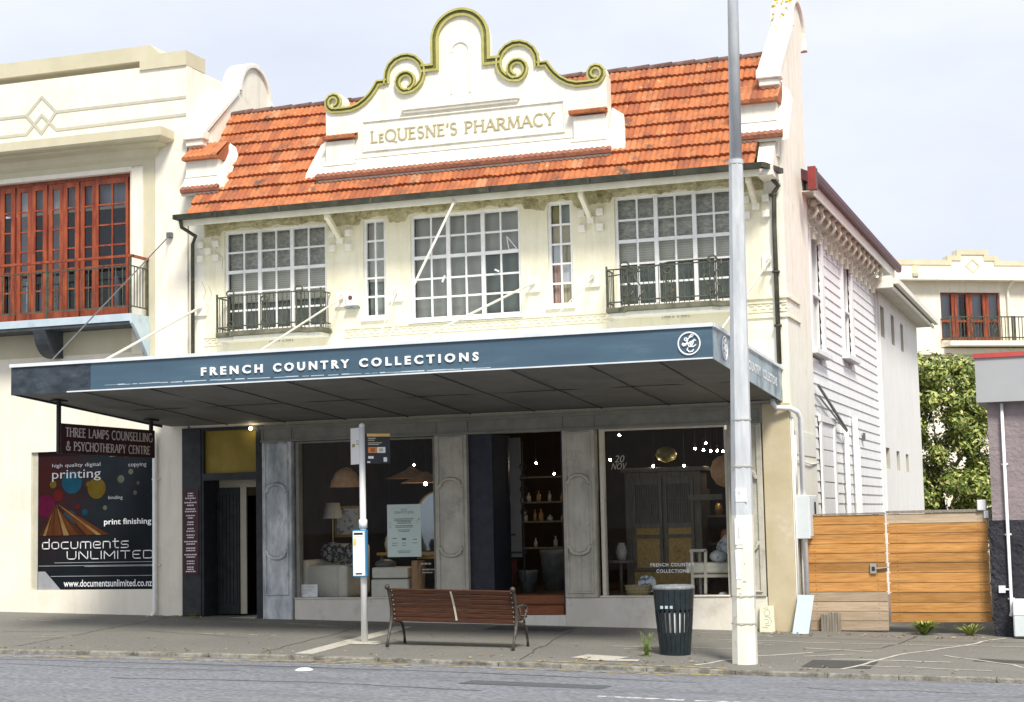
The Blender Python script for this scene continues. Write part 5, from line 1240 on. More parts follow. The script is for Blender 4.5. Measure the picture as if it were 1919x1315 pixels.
# ------------------------------------------------------------------ left neighbour
NB = root('neighbour_building', (-20, 0, 0), 'cream and beige parapet building with red timber balcony doors, left of the tiled shop', 'building')
NX0, NX1 = -25.0, -16.26
b = MB(); b.wallholes(NX0, NX1, -.6, 10.45, [(-24.0, -17.5, 5.66, 8.43), (-19.70, -17.02, .47, 3.11)], 0, .2)
b.box(NX0, NX1-.301, .7, 12, 9.2, 9.9); b.box(NX1-.3, NX1, .2, 11.5, 4, 10.38); b.box(NX1-.9, NX1-.3, .2, .6, 9.9, 10.38)
b.build('wall', M['nb_cream'], NB)
b = MB()
b.prism([(NX0, 10.57), (-17.27, 10.57), (-17.27, 10.39), (-16.255, 10.39), (-16.255, 10.67), (-16.82, 10.67), (-17.03, 10.86), (NX0, 10.86)], 'y', -.04, .7)
b.build('parapet_coping', M['nb_beige'], NB)
b = MB(); pr = [(-.028, 0), (-.028, .012), (.028, .012), (.028, 0)]
for q, y in (([(NX0, 9.76), (-19.85, 9.76), (-19.5, 10.1), (-19.17, 9.77), (-16.27, 9.77)], 0), ([(NX0, 9.39), (-19.85, 9.39), (-19.5, 9.74), (-19.15, 9.41), (-16.27, 9.43)], -.003), ([(-19.85, 9.76), (-19.5, 9.38), (-19.17, 9.77)], -.006)): b.sweep(q, pr, y)
b.build('diamond_line', M['nb_grey'], NB)
b = MB()
prof = [(0, 8.62), (-.10, 8.70), (-.16, 8.82), (-.34, 8.86), (-.34, 8.9), (-.46, 8.92), (-.50, 8.96), (-.50, 9.13), (0, 9.22)]
n = len(prof); V = [(NX0, y, z) for y, z in prof]+[(-16.45+y*.42-.0, y, z) if False else (-16.98-y*.9, y, z) for y, z in prof]
b.add(V, [(i, i+1, n+i+1, n+i) for i in range(n-1)]+[tuple(range(n)), tuple(range(2*n-1, n-1, -1))])
b.add([(-16.98-y*.9, y, z) for y, z in prof]+[(-16.98-y*.9, 0, z) for y, z in prof], [(i, i+1, n+i+1, n+i) for i in range(n-1)])
b.build('cornice', M['nb_beige'], NB)
b = MB().box(NX0, -16.95, -.02, -.001, 8.53, 8.74).box(-17.2, -16.95, -.02, -.001, 4.4, 8.53).box(NX0, -17.2, -.014, -.001, 4.95, 5.45)
b.build('beige_panel', M['nb_beige'], NB)
b = MB().box(-17.44, -17.2, -.05, -.001, 4.9, 8.48).box(NX0, -17.44, -.03, -.001, 8.435, 8.525); b.build('door_surround', M['nb_cream'], NB)
b = MB().box(-24, -17.5, .1, .18, 8.36, 8.43).box(-17.57, -17.5, .08, .18, 5.66, 8.36); b.build('door_frame', M['redwood'], NB)
edges = [-17.575, -18.31, -18.68, -19.05, -19.41, -19.78, -20.15, -20.5, -20.87, -21.24, -21.6, -21.96, -22.32, -22.68, -23.04, -23.4, -23.99]
for k in range(len(edges)-1):
    x1, x0 = edges[k]-.012, edges[k+1]+.012; cols = 2 if k == 0 else 1; st = .05 if k == 0 else .085
    f = MB(); yb = .10+(.03 if k % 2 else 0)
    f.box(x0, x0+st, yb-.04, yb+.01, 5.68, 8.35).box(x1-st, x1, yb-.04, yb+.01, 5.68, 8.35).box(x0+st, x1-st, yb-.04, yb+.01, 8.25, 8.35).box(x0+st, x1-st, yb-.04, yb+.01, 5.68, 5.86)
    for i in range(1, 6): z = 5.86+2.39*i/6; f.box(x0+st, x1-st, yb-.03, yb, z-.015, z+.015)
    if cols == 2: f.box((x0+x1)/2-.017, (x0+x1)/2+.017, yb-.034, yb+.002, 5.86, 8.25)
    o = f.build('balcony_door', M['redwood'], NB)
    MB().quad((x0+st, yb-.012, 5.86), (x1-st, yb-.012, 5.86), (x1-st, yb-.012, 8.25), (x0+st, yb-.012, 8.25)).build('pane', M['glass_dark'], o)
b = MB()
b.quad((-24, .26, 7.85), (-17.5, .26, 7.85), (-17.5, .26, 8.4), (-24, .26, 8.4), 1)
b.quad((-24, .45, 5.6), (-17.5, .45, 5.6), (-17.5, .45, 7.84), (-24, .45, 7.84), 0)
rnd = random.Random(17)
for x in (-17.7, -18.02, -18.5, -18.86, -19.2, -19.62, -20.0, -20.4):
    w = rnd.uniform(.10, .24); z = rnd.uniform(6.2, 6.55); b.box(x-w/2, x+w/2, .3, .33, 5.9, z, 1 if rnd.random() < .6 else 2)
b.build('room_backdrop', [mat('dim blue room', (.045, .055, .065), (.08, .09, .10), 2), M['curtain'], M['bluegrey']], NB)
BAL = MB().box(-24, -17.08, -.64, -.001, 5.46, 5.60).build('balcony', M['bluegrey'], NB)
MB().box(-24, -17.10, -.62, -.02, 5.40, 5.459).build('balcony_underside', M['bracket_dark'], BAL)
sp_ = [(-.64, 5.459), (-.64, 5.42), (-.50, 5.30), (-.34, 5.13), (-.20, 4.97), (-.10, 4.84), (-.001, 4.80), (-.001, 5.459)]
MB().prism(sp_, 'x', -17.11, -17.05).build('end_plate', M['bluegrey'], BAL)
cv = [(-.62, 5.399)]+[(-.12-.48*math.cos(R(a))*(1), 5.399-.50*math.sin(R(a))) for a in range(10, 91, 10)]+[(-.001, 4.90), (-.001, 5.399)]
MB().prism(cv, 'x', -19.25, -18.98).build('support_bracket', M['bracket_dark'], BAL)
b = MB(); y = -.60
for z in (5.74, 6.5): b.bar((-24, y, z), (-17.10, y, z), .022); b.bar((-17.10, y, z), (-17.10, -.02, z), .022)
x = -23.95
while x < -17.12: b.bar((x, y, 5.74), (x, y, 6.5), .014); x += .148
for yy in (-.5, -.4, -.3, -.2, -.1): b.bar((-17.10, yy, 5.74), (-17.10, yy, 6.5), .014)
for x in (-22.7, -20.82, -18.95, -17.12): b.bar((x, y, 5.6), (x, y, 6.66), .035)
b.bar((-17.10, -.03, 5.6), (-17.10, -.03, 6.66), .035)
b.build('railing', M['iron'], BAL)
MB().bar((-24, y, 6.69), (-17.07, y, 6.69), .06, .045).bar((-17.10, y, 6.69), (-17.10, -.02, 6.69), .06, .045).build('handrail', M['redwood'], BAL)
b = MB().tube([(-16.93, -.06, 3.4), (-16.93, -.06, .06), (-16.97, -.10, -.03), (-17.06, -.13, -.06)], .045, 8)
for z in (.9, 2.5): b.box(-17.0, -16.84, -.05, -.001, z, z+.03)
b.build('downpipe', M['steel_white'], NB, smooth=True)
# window graphic
t = root('window_graphic', (-18.3, .05, .47), 'dark printed window graphic with coloured discs and light rays under the awning', 'sign')
def poster_mat():
    m = mat('dark print', (.006, .009, .012), (.010, .014, .018), 2, .55, spec=.12)
    nt = m.node_tree; N = nt.nodes; L = nt.links; bs = N['Principled BSDF']
    g = N.new('ShaderNodeNewGeometry'); mp = N.new('ShaderNodeMapping'); mp.inputs['Location'].default_value = (19.45*.8, 0, -2.55*.55); mp.inputs['Scale'].default_value = (.8, 0, .55)
    L.new(g.outputs['Position'], mp.inputs[0]); gr = N.new('ShaderNodeTexGradient'); gr.gradient_type = 'SPHERICAL'; L.new(mp.outputs[0], gr.inputs[0])
    mx = N.new('ShaderNodeMixRGB'); mx.inputs['Color2'].default_value = (.03, .004, .0035, 1); L.new(gr.outputs['Fac'], mx.inputs['Fac'])
    L.new(bs.inputs['Base Color'].links[0].from_socket, mx.inputs['Color1']); L.new(mx.outputs[0], bs.inputs['Base Color']); return m
MB().quad((-19.58, .06, .47), (-17.02, .06, .47), (-17.02, .06, 3.11), (-19.58, .06, 3.11)).build('sheet', poster_mat(), t)
MB().box(-19.70, -19.58, .05, .16, .47, 3.11).build('frame', M['nb_grey'], t)
def px(x): return -19.57+(x-200)/612*2.55
def pzz(y): return 3.11-(y-365)/732*2.64
cols_ = {'m': mat('magenta disc', (.055, .004, .02), (.075, .006, .028), 3), 'b': mat('blue disc', (.005, .034, .056), (.008, .046, .075), 3), 'y': mat('gold disc', (.065, .046, .006), (.085, .06, .009), 3), 'r': mat('red disc', (.06, .007, .007), (.08, .011, .009), 3), 'g': mat('pale disc', (.05, .056, .04), (.075, .082, .062), 3), 'o': mat('orange ray', (.05, .016, .006), (.09, .032, .011), 3, stretch=(1, 1, .5)), 'd': mat('brown ray', (.03, .011, .007), (.05, .02, .01), 3), 'w': mat('pale ray', (.13, .072, .026), (.21, .135, .06), 3)}
keys = list(cols_); b = MB()
for k, (x, y, r, c) in enumerate([(240, 655, 52, 'm'), (307, 600, 26, 'r'), (380, 530, 54, 'b'), (512, 567, 48, 'y'), (367, 722, 38, 'b'), (450, 690, 15, 'b'), (640, 522, 18, 'g'), (692, 485, 13, 'g'), (730, 545, 8, 'g'), (715, 595, 10, 'g'), (557, 670, 11, 'g'), (412, 662, 11, 'r'), (470, 545, 14, 'y'), (280, 540, 18, 'y')]):
    rr = r/612*2.55; cx, cz = px(x), pzz(y); yy = .0575-.0004*k
    pts = [(max(-19.575, cx+rr*math.cos(R(a))), yy, cz+rr*math.sin(R(a))) for a in range(0, 360, 15)]
    b.add(pts, [tuple(range(len(pts)))], keys.index(c))
for k, (xa, ya, xb, yb, w, c) in enumerate([(285, 650, 330, 811, 250, 'd'), (300, 640, 520, 811, 120, 'o'), (300, 640, 525, 811, 26, 'w'), (298, 645, 352, 811, 30, 'w'), (294, 650, 305, 811, 44, 'o'), (285, 670, 262, 811, 30, 'o'), (296, 650, 395, 811, 40, 'o'), (275, 690, 235, 811, 16, 'w')]):
    yy = .0515-.0004*k; b.add([(px(xa), yy, pzz(ya)), (px(xb-w/2), yy, pzz(yb)), (px(xb+w/2), yy, pzz(yb))], [(0, 1, 2)], keys.index(c))
for m_ in cols_.values(): m_.node_tree.nodes['Principled BSDF'].inputs['Specular IOR Level'].default_value = .05
b.build('discs', [cols_[k] for k in keys], t)
b = MB(); yy = .047
put_text(b, 'high quality digital', px(275), px(533), pzz(455), pzz(430), yy, m=1); put_text(b, 'printing', px(275), px(535), pzz(525), pzz(465), yy, m=1)
put_text(b, 'copying', px(680), px(775), pzz(465), pzz(438), yy, m=1); put_text(b, 'binding', px(575), px(650), pzz(632), pzz(608), yy, m=1); put_text(b, 'scanning', px(585), px(672), pzz(408), pzz(388), yy, m=1)
put_text(b, 'print finishing', px(553), px(800), pzz(768), pzz(728), yy, bold=.015); put_text(b, 'www.documentsunlimited.co.nz', px(340), px(803), pzz(1082), pzz(1045), yy, bold=.012)
# squared lettering drawn as strokes
SQ = {'d': [[(1,1.5),(1,0),(.15,0),(0,.15),(0,.85),(.15,1),(1,1)]], 'o': [[(.2,0),(.8,0),(1,.2),(1,.8),(.8,1),(.2,1),(0,.8),(0,.2),(.2,0)]], 'c': [[(1,1),(.2,1),(0,.8),(0,.2),(.2,0),(1,0)]], 'u': [[(0,1),(0,.2),(.2,0),(.8,0),(1,.2),(1,1)]],
      'm': [[(0,0),(0,.85),(.15,1),(1.35,1),(1.5,.85),(1.5,0)],[(.75,1),(.75,0)]], 'e': [[(1,0),(.2,0),(0,.2),(0,.8),(.2,1),(.8,1),(1,.8),(1,.5),(.3,.5)]], 'n': [[(0,0),(0,1),(.8,1),(1,.8),(1,0)]], 't': [[(.3,1.4),(.3,.2),(.45,0),(.8,0)],[(0,1),(.8,1)]], 's': [[(1,1),(.15,1),(0,.85),(0,.62),(.15,.5),(.85,.5),(1,.38),(1,.15),(.85,0),(0,0)]],
      'U': [[(0,1),(0,.2),(.2,0),(1,0),(1.2,.2),(1.2,1)]], 'N': [[(0,0),(0,1),(.1,1),(1.1,0),(1.2,0),(1.2,1)]], 'L': [[(0,1),(0,.15),(.15,0),(1,0)]], 'I': [[(0,0),(0,1)]], 'M': [[(0,0),(0,1),(.7,.3),(1.4,1),(1.4,0)]], 'T': [[(0,1),(1.2,1)],[(.6,1),(.6,0)]], 'E': [[(1,1),(.2,1),(0,.8),(0,.2),(.2,0),(1,0)],[(0,.5),(.8,.5)]], 'D': [[(0,0),(0,1),(1,1),(1.2,.8),(1.2,.2),(1,0),(0,0)]]}
def square_text(s, x0, x1, z0, h, w):
    adv = [max(p[0] for st in SQ[c] for p in st)+.42 for c in s]; k = (x1-x0)/(sum(adv)-.42); cur = 0
    for c, a in zip(s, adv):
        for st in SQ[c]:
            q = [(x0+(cur+p[0])*k, yy, z0+p[1]*h) for p in st]
            for p, r in zip(q, q[1:]): b.flat((p[0], p[2]), (r[0], r[2]), w, yy)
        cur += a
square_text('documents', px(225), px(680), pzz(880), .12, .017); square_text('UNLIMITED', px(358), px(806), pzz(936), .14, .016)
for xa, xb, y in ((290, 812, 955), (205, 812, 971), (450, 812, 976), (270, 812, 1026)): b.box(px(xa), px(xb), yy, yy+.002, pzz(y)-.006, pzz(y)+.006, 1)
b.add([(px(202), yy, pzz(1000)), (px(240), yy, pzz(1000)), (px(325), yy, pzz(1098)), (px(202), yy, pzz(1098))], [(0, 1, 2, 3)], 1)
b.build('lettering', [M['white_letter'], mat('dim print', (.26, .27, .29), (.33, .34, .36), 4)], t)

# ------------------------------------------------------------------ weatherboard house behind the shop
WX = -5.10
WBH = root('weatherboard_house', (-6, 7, 0), 'white weatherboard house with bracketed eaves and a maroon gutter behind the tiled shop', 'house')
holes = [(3.2, 4.35, 4.62, 6.75), (7.2, 8.25, 4.85, 6.75)]
b = MB(); pitch = .2; y0, y1 = 2.42, 12.45
z = -.4
while z < 7.1:
    zt = min(z+pitch, 7.15); segs = [(y0, y1)]
    for h in holes:
        if z < h[3]+.05 and zt > h[2]-.05:
            segs = [s for a, c in segs for s in ((a, min(c, h[0])), (max(a, h[1]), c)) if s[1]-s[0] > .01]
    for a, c in segs:
        b.hexa([(WX-.05, a, z), (WX+.022, a, z), (WX+.022, c, z), (WX-.05, c, z), (WX-.05, a, zt), (WX+.002, a, zt), (WX+.002, c, zt), (WX-.05, c, zt)])
    z += pitch
b.build('wall', M['wb_white'], WBH)
b = MB().box(WX-.04, WX+.05, 12.45, 12.62, -.4, 7.15).box(WX-.04, WX+.045, y0, 12.45, 6.98, 7.3); b.build('corner_board', M['wb_white'], WBH)
for y0_, y1_, z0_, z1_ in holes:
    f = MB(); t_ = .17
    f.box(WX-.1, WX+.07, y0_-t_, y0_, z0_, z1_+.2).box(WX-.1, WX+.07, y1_, y1_+t_*1.6, z0_, z1_+.2).box(WX-.1, WX+.06, y0_, y1_, z1_, z1_+.2).box(WX-.1, WX+.16, y0_-t_-.08, y1_+t_*1.6+.08, z0_-.1, z0_-.001)
    f.box(WX-.1, WX+.02, y0_+.001, y1_-.001, (z0_+z1_)/2-.03, (z0_+z1_)/2+.03)
    f.box(WX-.1, WX-.01, y0_+.001, y0_+.06, z0_, z1_).box(WX-.1, WX-.01, y1_-.06, y1_-.001, z0_, z1_)
    o = f.build('window', M['wb_white'], WBH, bevel=.006)
    MB().quad((WX-.06, y0_, z0_), (WX-.06, y1_, z0_), (WX-.06, y1_, z1_), (WX-.06, y0_, z1_)).build('pane', M['glass'], o)
    MB().quad((WX-.14, y0_-.05, z0_-.05), (WX-.14, y1_+.05, z0_-.05), (WX-.14, y1_+.05, z1_), (WX-.14, y0_-.05, z1_)).build('curtain', M['linen'], o)
f = MB()
f.box(WX+.036, WX+.08, 3.5, 3.66, 1.2, 3.3).box(WX+.036, WX+.08, 5.1, 5.26, 1.2, 3.3).box(WX+.036, WX+.085, 3.45, 5.31, 3.3, 3.42).box(WX+.036, WX+.05, 3.66, 5.1, 3.05, 3.3)
for z in (1.3, 1.6, 1.9, 2.2, 2.5, 2.8): f.box(WX+.036, WX+.044, 3.66, 5.1, z, z+.28)
f.build('boarded_door', M['wb_white'], WBH)
b = MB().tube([(WX+.1, 6.45, -.3), (WX+.1, 6.45, 3.3)], .05).tube([(WX+.1, 7.75, -.3), (WX+.1, 7.75, 3.6)], .06).tube([(WX+.1, 8.15, -.3), (WX+.1, 8.15, 3.0)], .03)
b.build('waste_pipe', M['steel_white'], WBH, smooth=True)
b = MB().bar((WX+.1, 3.2, 3.95), (WX+.14, 6.3, 3.25), .04).bar((WX+.1, 3.2, 3.75), (WX+.14, 6.3, 3.22), .025); b.build('stay_bar', M['zinc'], WBH)
b = MB().box(WX+.036, WX+.08, 9.3, 9.45, 3.15, 3.32); b.build('vent', M['zinc'], WBH)
b = MB(); b.box(WX, -4.74, 1.9, 13.6, 7.30, 7.32).build('soffit', M['soffit_white'], WBH)
b = MB().box(-4.74, -4.715, 1.9, 13.6, 7.22, 7.44); b.build('fascia', M['white_trim'], WBH)
b = MB().prism([(-4.712, 7.42), (-4.62, 7.42), (-4.60, 7.5), (-4.60, 7.58), (-4.712, 7.58)], 'y', 1.55, 14.1)
b.box(-4.735, -4.60, 1.35, 1.55, 7.24, 7.62); b.build('gutter', M['wb_maroon'], WBH)
MB().box(-4.736, -4.598, 1.30, 1.349, 7.23, 7.63).build('gutter_end', M['wb_red'], WBH)
b = MB().hexa([(-4.74, 1.9, 7.44), (-4.66, 1.9, 7.60), (-4.66, 13.6, 7.60), (-4.74, 13.6, 7.44), (-8.5, 1.9, 9.2), (-8.5, 1.9, 9.3), (-8.5, 13.6, 9.3), (-8.5, 13.6, 9.2)]); b.build('roof', M['wb_maroon'], WBH)
for i in range(14):
    y = 2.6+.7*i; k = MB()
    k.ball((-4.86, y, 7.22), .085, 10)
    S = [(-4.83, 7.15), (-4.80, 7.06), (-4.86, 6.97), (-4.95, 6.98), (-4.97, 7.06), (-4.92, 7.09)]
    S2 = [(-4.86, 6.97), (-4.97, 6.93), (-5.02, 6.84), (-4.98, 6.76), (-4.93, 6.80)]
    for s in (S, S2): k.tube([(x, y, z) for x, z in s], .038, 6)
    k.box(-5.05, -4.97, y-.07, y+.07, 6.66, 7.29)
    k.build('eave_bracket', M['bracket_old'], WBH)
# smooth rendered building behind it
RB = root('rendered_building', (-6, 17, 0), 'plain white rendered building with narrow slit windows behind the weatherboard house', 'building')
sl_ = [(12.75, 13.45, 5.75, 6.5), (14.8, 15.45, 5.75, 6.5), (16.8, 17.4, 5.75, 6.48), (12.75, 13.45, 2.62, 3.12), (14.8, 15.45, 2.62, 3.1), (16.8, 17.4, 2.62, 3.08)]
b = MB(); b.wallholes(12.63, 20.8, -.6, 6.8, sl_, -5.0, -.3, axis='x', mr=1)
b.quad((-5.0, 20.8, -.6), (-12, 20.8, -.6), (-12, 20.8, 6.8), (-5.0, 20.8, 6.8))
b.build('wall', [M['wb_render'], M['nb_grey']], RB)
for h in sl_[:6]: MB().quad((-5.25, h[0]-.02, h[2]-.02), (-5.25, h[1]+.02, h[2]-.02), (-5.25, h[1]+.02, h[3]+.02), (-5.25, h[0]-.02, h[3]+.02)).build('slit_window', M['wb_render'], RB)
b = MB().box(-5.04, -4.56, 11.9, 21.3, 6.80, 6.82); b.build('soffit', M['soffit_white'], RB)
b = MB().box(-4.558, -4.44, 11.8, 21.4, 6.86, 6.98).box(-5.04, -4.56, 11.8, 11.898, 6.78, 7.0).box(-4.60, -4.56, 11.9, 21.3, 6.75, 6.799); b.build('gutter', M['white_trim'], RB)
b = MB().hexa([(-5.3, 11.9, 6.9), (-4.56, 11.9, 6.9), (-4.56, 21.3, 6.9), (-5.3, 21.3, 6.9), (-7.5, 11.9, 7.0), (-4.45, 11.9, 7.0), (-4.45, 21.3, 7.0), (-7.5, 21.3, 7.0)]); b.build('roof', M['soffit_white'], RB)

# ------------------------------------------------------------------ far apartment building, turned away
AP = root('apartment_building', (-5.15, 46.0, 0), 'cream apartment building with a stepped parapet far behind the fence', 'building')
def apt():
    b = MB(); o = Vector((-5.15, 46, 0))
    def bx(mb, u0, u1, d0, d1, z0, z1, m=0): mb.box(o.x+u0, o.x+u1, o.y+d0, o.y+d1, z0, z1, m)
    holes = [(o.x-1.53, o.x+1.19, 8.72, 10.76), (o.x-.95, o.x+.1, 6.2, 7.55)]
    b.wallholes(o.x-16, o.x+12, -1, 11.4, holes, o.y, .25); b.build('wall', M['nb_cream'], AP)
    b = MB()
    b.prism([(o.x-16, 11.35), (o.x+12, 11.35), (o.x+12, 12.1), (o.x+1.17, 12.1), (o.x+1.17, 12.3), (o.x+.72, 12.3), (o.x+.72, 12.55), (o.x-.72, 12.55), (o.x-.72, 12.3), (o.x-1.15, 12.3), (o.x-1.15, 12.1), (o.x-16, 12.1)], 'y', o.y-.02, o.y+.4)
    b.build('parapet', M['nb_cream'], AP)
    b = MB(); cp = [(-16, 12.02), (-1.06, 12.02), (-1.06, 12.22), (-.63, 12.22), (-.63, 12.47), (.63, 12.47), (.63, 12.22), (1.08, 12.22), (1.08, 12.02), (12, 12.02)]
    b.sweep([(o.x+u, z) for u, z in cp], [(-.1, 0), (-.1, .05), (.1, .05), (.1, 0)], o.y-.021)
    b.sweep([(o.x+u, z) for u, z in ((0, 11.62), (.3, 11.9), (0, 12.18), (-.3, 11.9), (0, 11.62))], [(-.03, 0), (-.03, .03), (.03, .03), (.03, 0)], o.y-.021)
    bx(b, -2.75, -2.48, -.05, -.021, 11.4, 11.93)
    b.build('parapet_trim', M['nb_beige'], AP)
    b = MB(); bx(b, -16, 12, -.55, -.021, 11.22, 11.42); bx(b, -16, 12, -.3, -.021, 8.1, 8.35); b.build('cornice', M['nb_cream'], AP)
    b = MB(); bx(b, -3.0, -2.75, -.62, -.5, 11.35, 11.48); b.build('floodlight', M['nb_grey'], AP)
    f = MB()
    for u in (-1.53, 1.12): bx(f, u, u+.07, .1, .18, 8.72, 10.76)
    bx(f, -1.46, 1.12, .1, .18, 10.69, 10.76)
    for u in (-.97, -.82, -.30, -.16, .46, .6): bx(f, u-.04, u+.09, .06, .17, 8.75, 10.69)
    for z in (8.75, 9.5): bx(f, -1.46, 1.12, .11, .16, z, z+.1)
    d_ = f.build('balcony_door', M['redwood'], AP)
    g_ = MB(); g_.quad((o.x-1.46, o.y+.14, 8.75), (o.x+1.12, o.y+.14, 8.75), (o.x+1.12, o.y+.14, 10.7), (o.x-1.46, o.y+.14, 10.7)); g_.build('pane', M['glass_dark'], d_)
    g_ = MB(); g_.quad((o.x-1.46, o.y+.3, 8.7), (o.x-.55, o.y+.3, 8.7), (o.x-.55, o.y+.3, 10.75), (o.x-1.46, o.y+.3, 10.75)); g_.quad((o.x-.2, o.y+.3, 8.7), (o.x+1.2, o.y+.3, 8.7), (o.x+1.2, o.y+.3, 10.75), (o.x-.2, o.y+.3, 10.75)); g_.build('curtain', M['curtain'], d_)
    g_ = MB(); g_.quad((o.x-1.6, o.y+.6, 8.6), (o.x+1.3, o.y+.6, 8.6), (o.x+1.3, o.y+.6, 10.9), (o.x-1.6, o.y+.6, 10.9)); g_.quad((o.x-1.0, o.y+.2, 6.1), (o.x+.2, o.y+.2, 6.1), (o.x+.2, o.y+.2, 7.6), (o.x-1.0, o.y+.2, 7.6)); g_.build('room_backdrop', M['dark_room'], AP)
    w_ = MB(); bx(w_, -.95, .1, .05, .15, 7.4, 7.55); bx(w_, -.95, -.85, .05, .15, 6.2, 7.4); w_.build('window', M['redwood'], AP)
    s = MB(); bx(s, -1.6, 3.4, -.9, -.001, 8.42, 8.62); bal = s.build('balcony', M['nb_cream'], AP)
    r = MB()
    for z in (8.75, 9.62): r.bar((o.x-1.55, o.y-.85, z), (o.x+3.4, o.y-.85, z), .05); r.bar((o.x-1.55, o.y-.85, z), (o.x-1.55, o.y-.02, z), .05)
    u = -1.55
    while u < 3.4: r.bar((o.x+u, o.y-.85, 8.6), (o.x+u, o.y-.85, 9.62), .028); u += .155
    for u in (-1.55, 1.25, 1.35): r.bar((o.x+u, o.y-.86, 8.6), (o.x+u, o.y-.86, 9.66), .06)
    for u in (-.62, .42):
        for q in (-.06, .06): r.tube([(o.x+u+q+.06*math.sin(t_*1.3+q*20), o.y-.87, 8.7+t_*.09) for t_ in range(10)], .02, 5)
    r.build('railing', M['iron'], bal)
    p = MB().tube([(o.x+1.62, o.y-.4, 11.2), (o.x+1.52, o.y-.1, 10.9), (o.x+1.52, o.y-.08, 5)], .06, 8); p.build('downpipe', M['nb_cream'], AP)
    AP.rotation_euler = (0, 0, R(31))
apt()

# ------------------------------------------------------------------ dark roughcast building on the right
DB = root('roughcast_building', (1.5, 0, -.4), 'mauve and charcoal roughcast building with a grey parapet and red trim, right of the fence', 'building')
def rough(mb, x0, x1, z0, z1, y, amp, nx, nz, seed):
    r_ = random.Random(seed); V = [(x0+(x1-x0)*i/nx, y-r_.uniform(0, amp), z0+(z1-z0)*j/nz) for j in range(nz+1) for i in range(nx+1)]; k = nx+1
    mb.add(V, [(j*k+i, j*k+i+1, (j+1)*k+i+1, (j+1)*k+i) for j in range(nz) for i in range(nx)])
b = MB(); rough(b, -1.83, 7, 1.44, 3.32, 0, .012, 160, 36, 1); b.box(-1.83, 7, .013, 10, 1.44, 3.9); b.build('upper_wall', M['mauve'], DB, smooth=True)
b = MB(); rough(b, -1.86, 7, -.7, 1.44, -.012, .018, 160, 40, 2); b.box(-1.86, 7, .0, 10, -.7, 1.439); b.build('lower_wall', M['char'], DB, smooth=True)
b = MB(); rnd = random.Random(77)           # ragged mortar and rubble at the free corner
for i in range(60):
    z = -.4+1.85*i/60; b.ball((-1.86+rnd.uniform(-.01, .05), -.012+rnd.uniform(-.01, .01), z), rnd.uniform(.02, .045), 6, sy=.5)
b.build('corner_rubble', M['char'], DB)
b = MB().box(-1.97, 7, -.20, 9, 3.30, 4.0); b.build('parapet', M['par_grey'], DB)
MB().box(-1.99, 7, -.23, 9, 4.001, 4.075).build('parapet_trim', M['trim_red'], DB)
b = MB().tube([(-1.60, -.07, 3.28), (-1.60, -.07, .02), (-1.62, -.1, -.05)], .026, 8)
for z in (.2, 1.2, 2.3): b.box(-1.65, -1.55, -.05, -.01, z, z+.03)
b.tube([(-1.72, -.06, .36), (-1.60, -.06, .36)], .018, 6)
b.build('downpipe', M['pvc'], DB, smooth=True)
MB().box(-1.78, -1.68, -.08, -.02, .31, .42).build('junction_box', M['pvc'], DB)
t = root('service_cabinet', (-1.2, -.3, -.4), 'low pale service cabinet against the charcoal wall at the right', 'cabinet')
MB().box(-1.57, -.8, -.35, -.04, -.36, .22).build('case', M['box_white'], t, bevel=.02); MB().box(-1.56, -.81, -.357, -.3505, -.02, .20).build('door', M['pvc'], t)
t = root('wall_box', (-2.0, .2, 1.5), 'small white box on top of the fence beside the mauve wall', 'box')
MB().box(-2.07, -1.93, .2, .32, 1.60, 1.77).build('case', M['pvc'], t, bevel=.01); MB().box(-1.97, -1.90, .21, .3, 1.48, 1.599).build('bracket', M['pvc'], t)

# ------------------------------------------------------------------ timber gate
GT = root('timber_gate', (-3.35, .3, -.3), 'golden horizontal board gate with weathered grey lower boards between two buildings', 'gate')
def leaf(x0, x1, z0, z1, greys, name, seed):
    b = MB(); r_ = random.Random(seed); n = round((z1-z0)/.157); h = (z1-z0)/n
    for i in range(n):
        j = r_.uniform(-.006, .006)
        b.box(x0+r_.uniform(0, .01), x1-r_.uniform(0, .01), .26+j, .285+j, z0+i*h+.004, z0+(i+1)*h-.004, 1 if i in greys(n) else 0)
    for i in range(n):
        for xx in (x0+.15, x1-.15):
            for zz in (.04, h-.04): b.box(xx-.004, xx+.004, .2525, .262, z0+i*h+zz-.004, z0+i*h+zz+.004, 2)
    b.box(x0+.1, x0+.2, .30, .35, z0, z1, 1); b.box(x1-.2, x1-.1, .30, .35, z0, z1, 1)
    return b.build(name, [M['gate_wood'], M['gate_grey'], M['ink']], GT)
leaf(-4.84, -3.535, -.30, 1.575, lambda n: (0, 1, 2, 3), 'fixed_panel', 1); leaf(-3.51, -1.925, -.17, 1.575, lambda n: (n-1,), 'gate_leaf', 2)
MB().box(-4.80, -3.56, .291, .297, -.28, 1.55).box(-3.48, -1.95, .291, .297, -.13, 1.55).build('backing', M['cab_dark'], GT)  # added dark sheet, keeps daylight out of the gaps between boards
b = MB().box(-4.84, -3.53, .24, .31, 1.577, 1.60).box(-3.51, -1.9, .24, .31, 1.58, 1.625); b.box(-1.918, -1.862, .25, .34, -.3, 1.6); b.build('cap_rail', M['post_grey'], GT)
l = MB().box(-3.80, -3.70, .225, .258, .62, .78).bar((-3.72, .225, .70), (-3.50, .235, .72), .03, .02); LT = l.build('latch', M['chrome'], GT)
MB().box(-3.775, -3.725, .218, .2245, .66, .73).build('padlock', M['ink'], LT)
b = MB(); rnd = random.Random(41)
for i in range(7): x = -4.62+.045*i; b.box(x, x+.042, .15, .22, -.33, -.02+rnd.uniform(-.03, .05))
one(b, 'timber_offcut', M['post_grey'], 'upright rotten timber offcut between the blue panel and the gate', 'timber', bevel=.005)

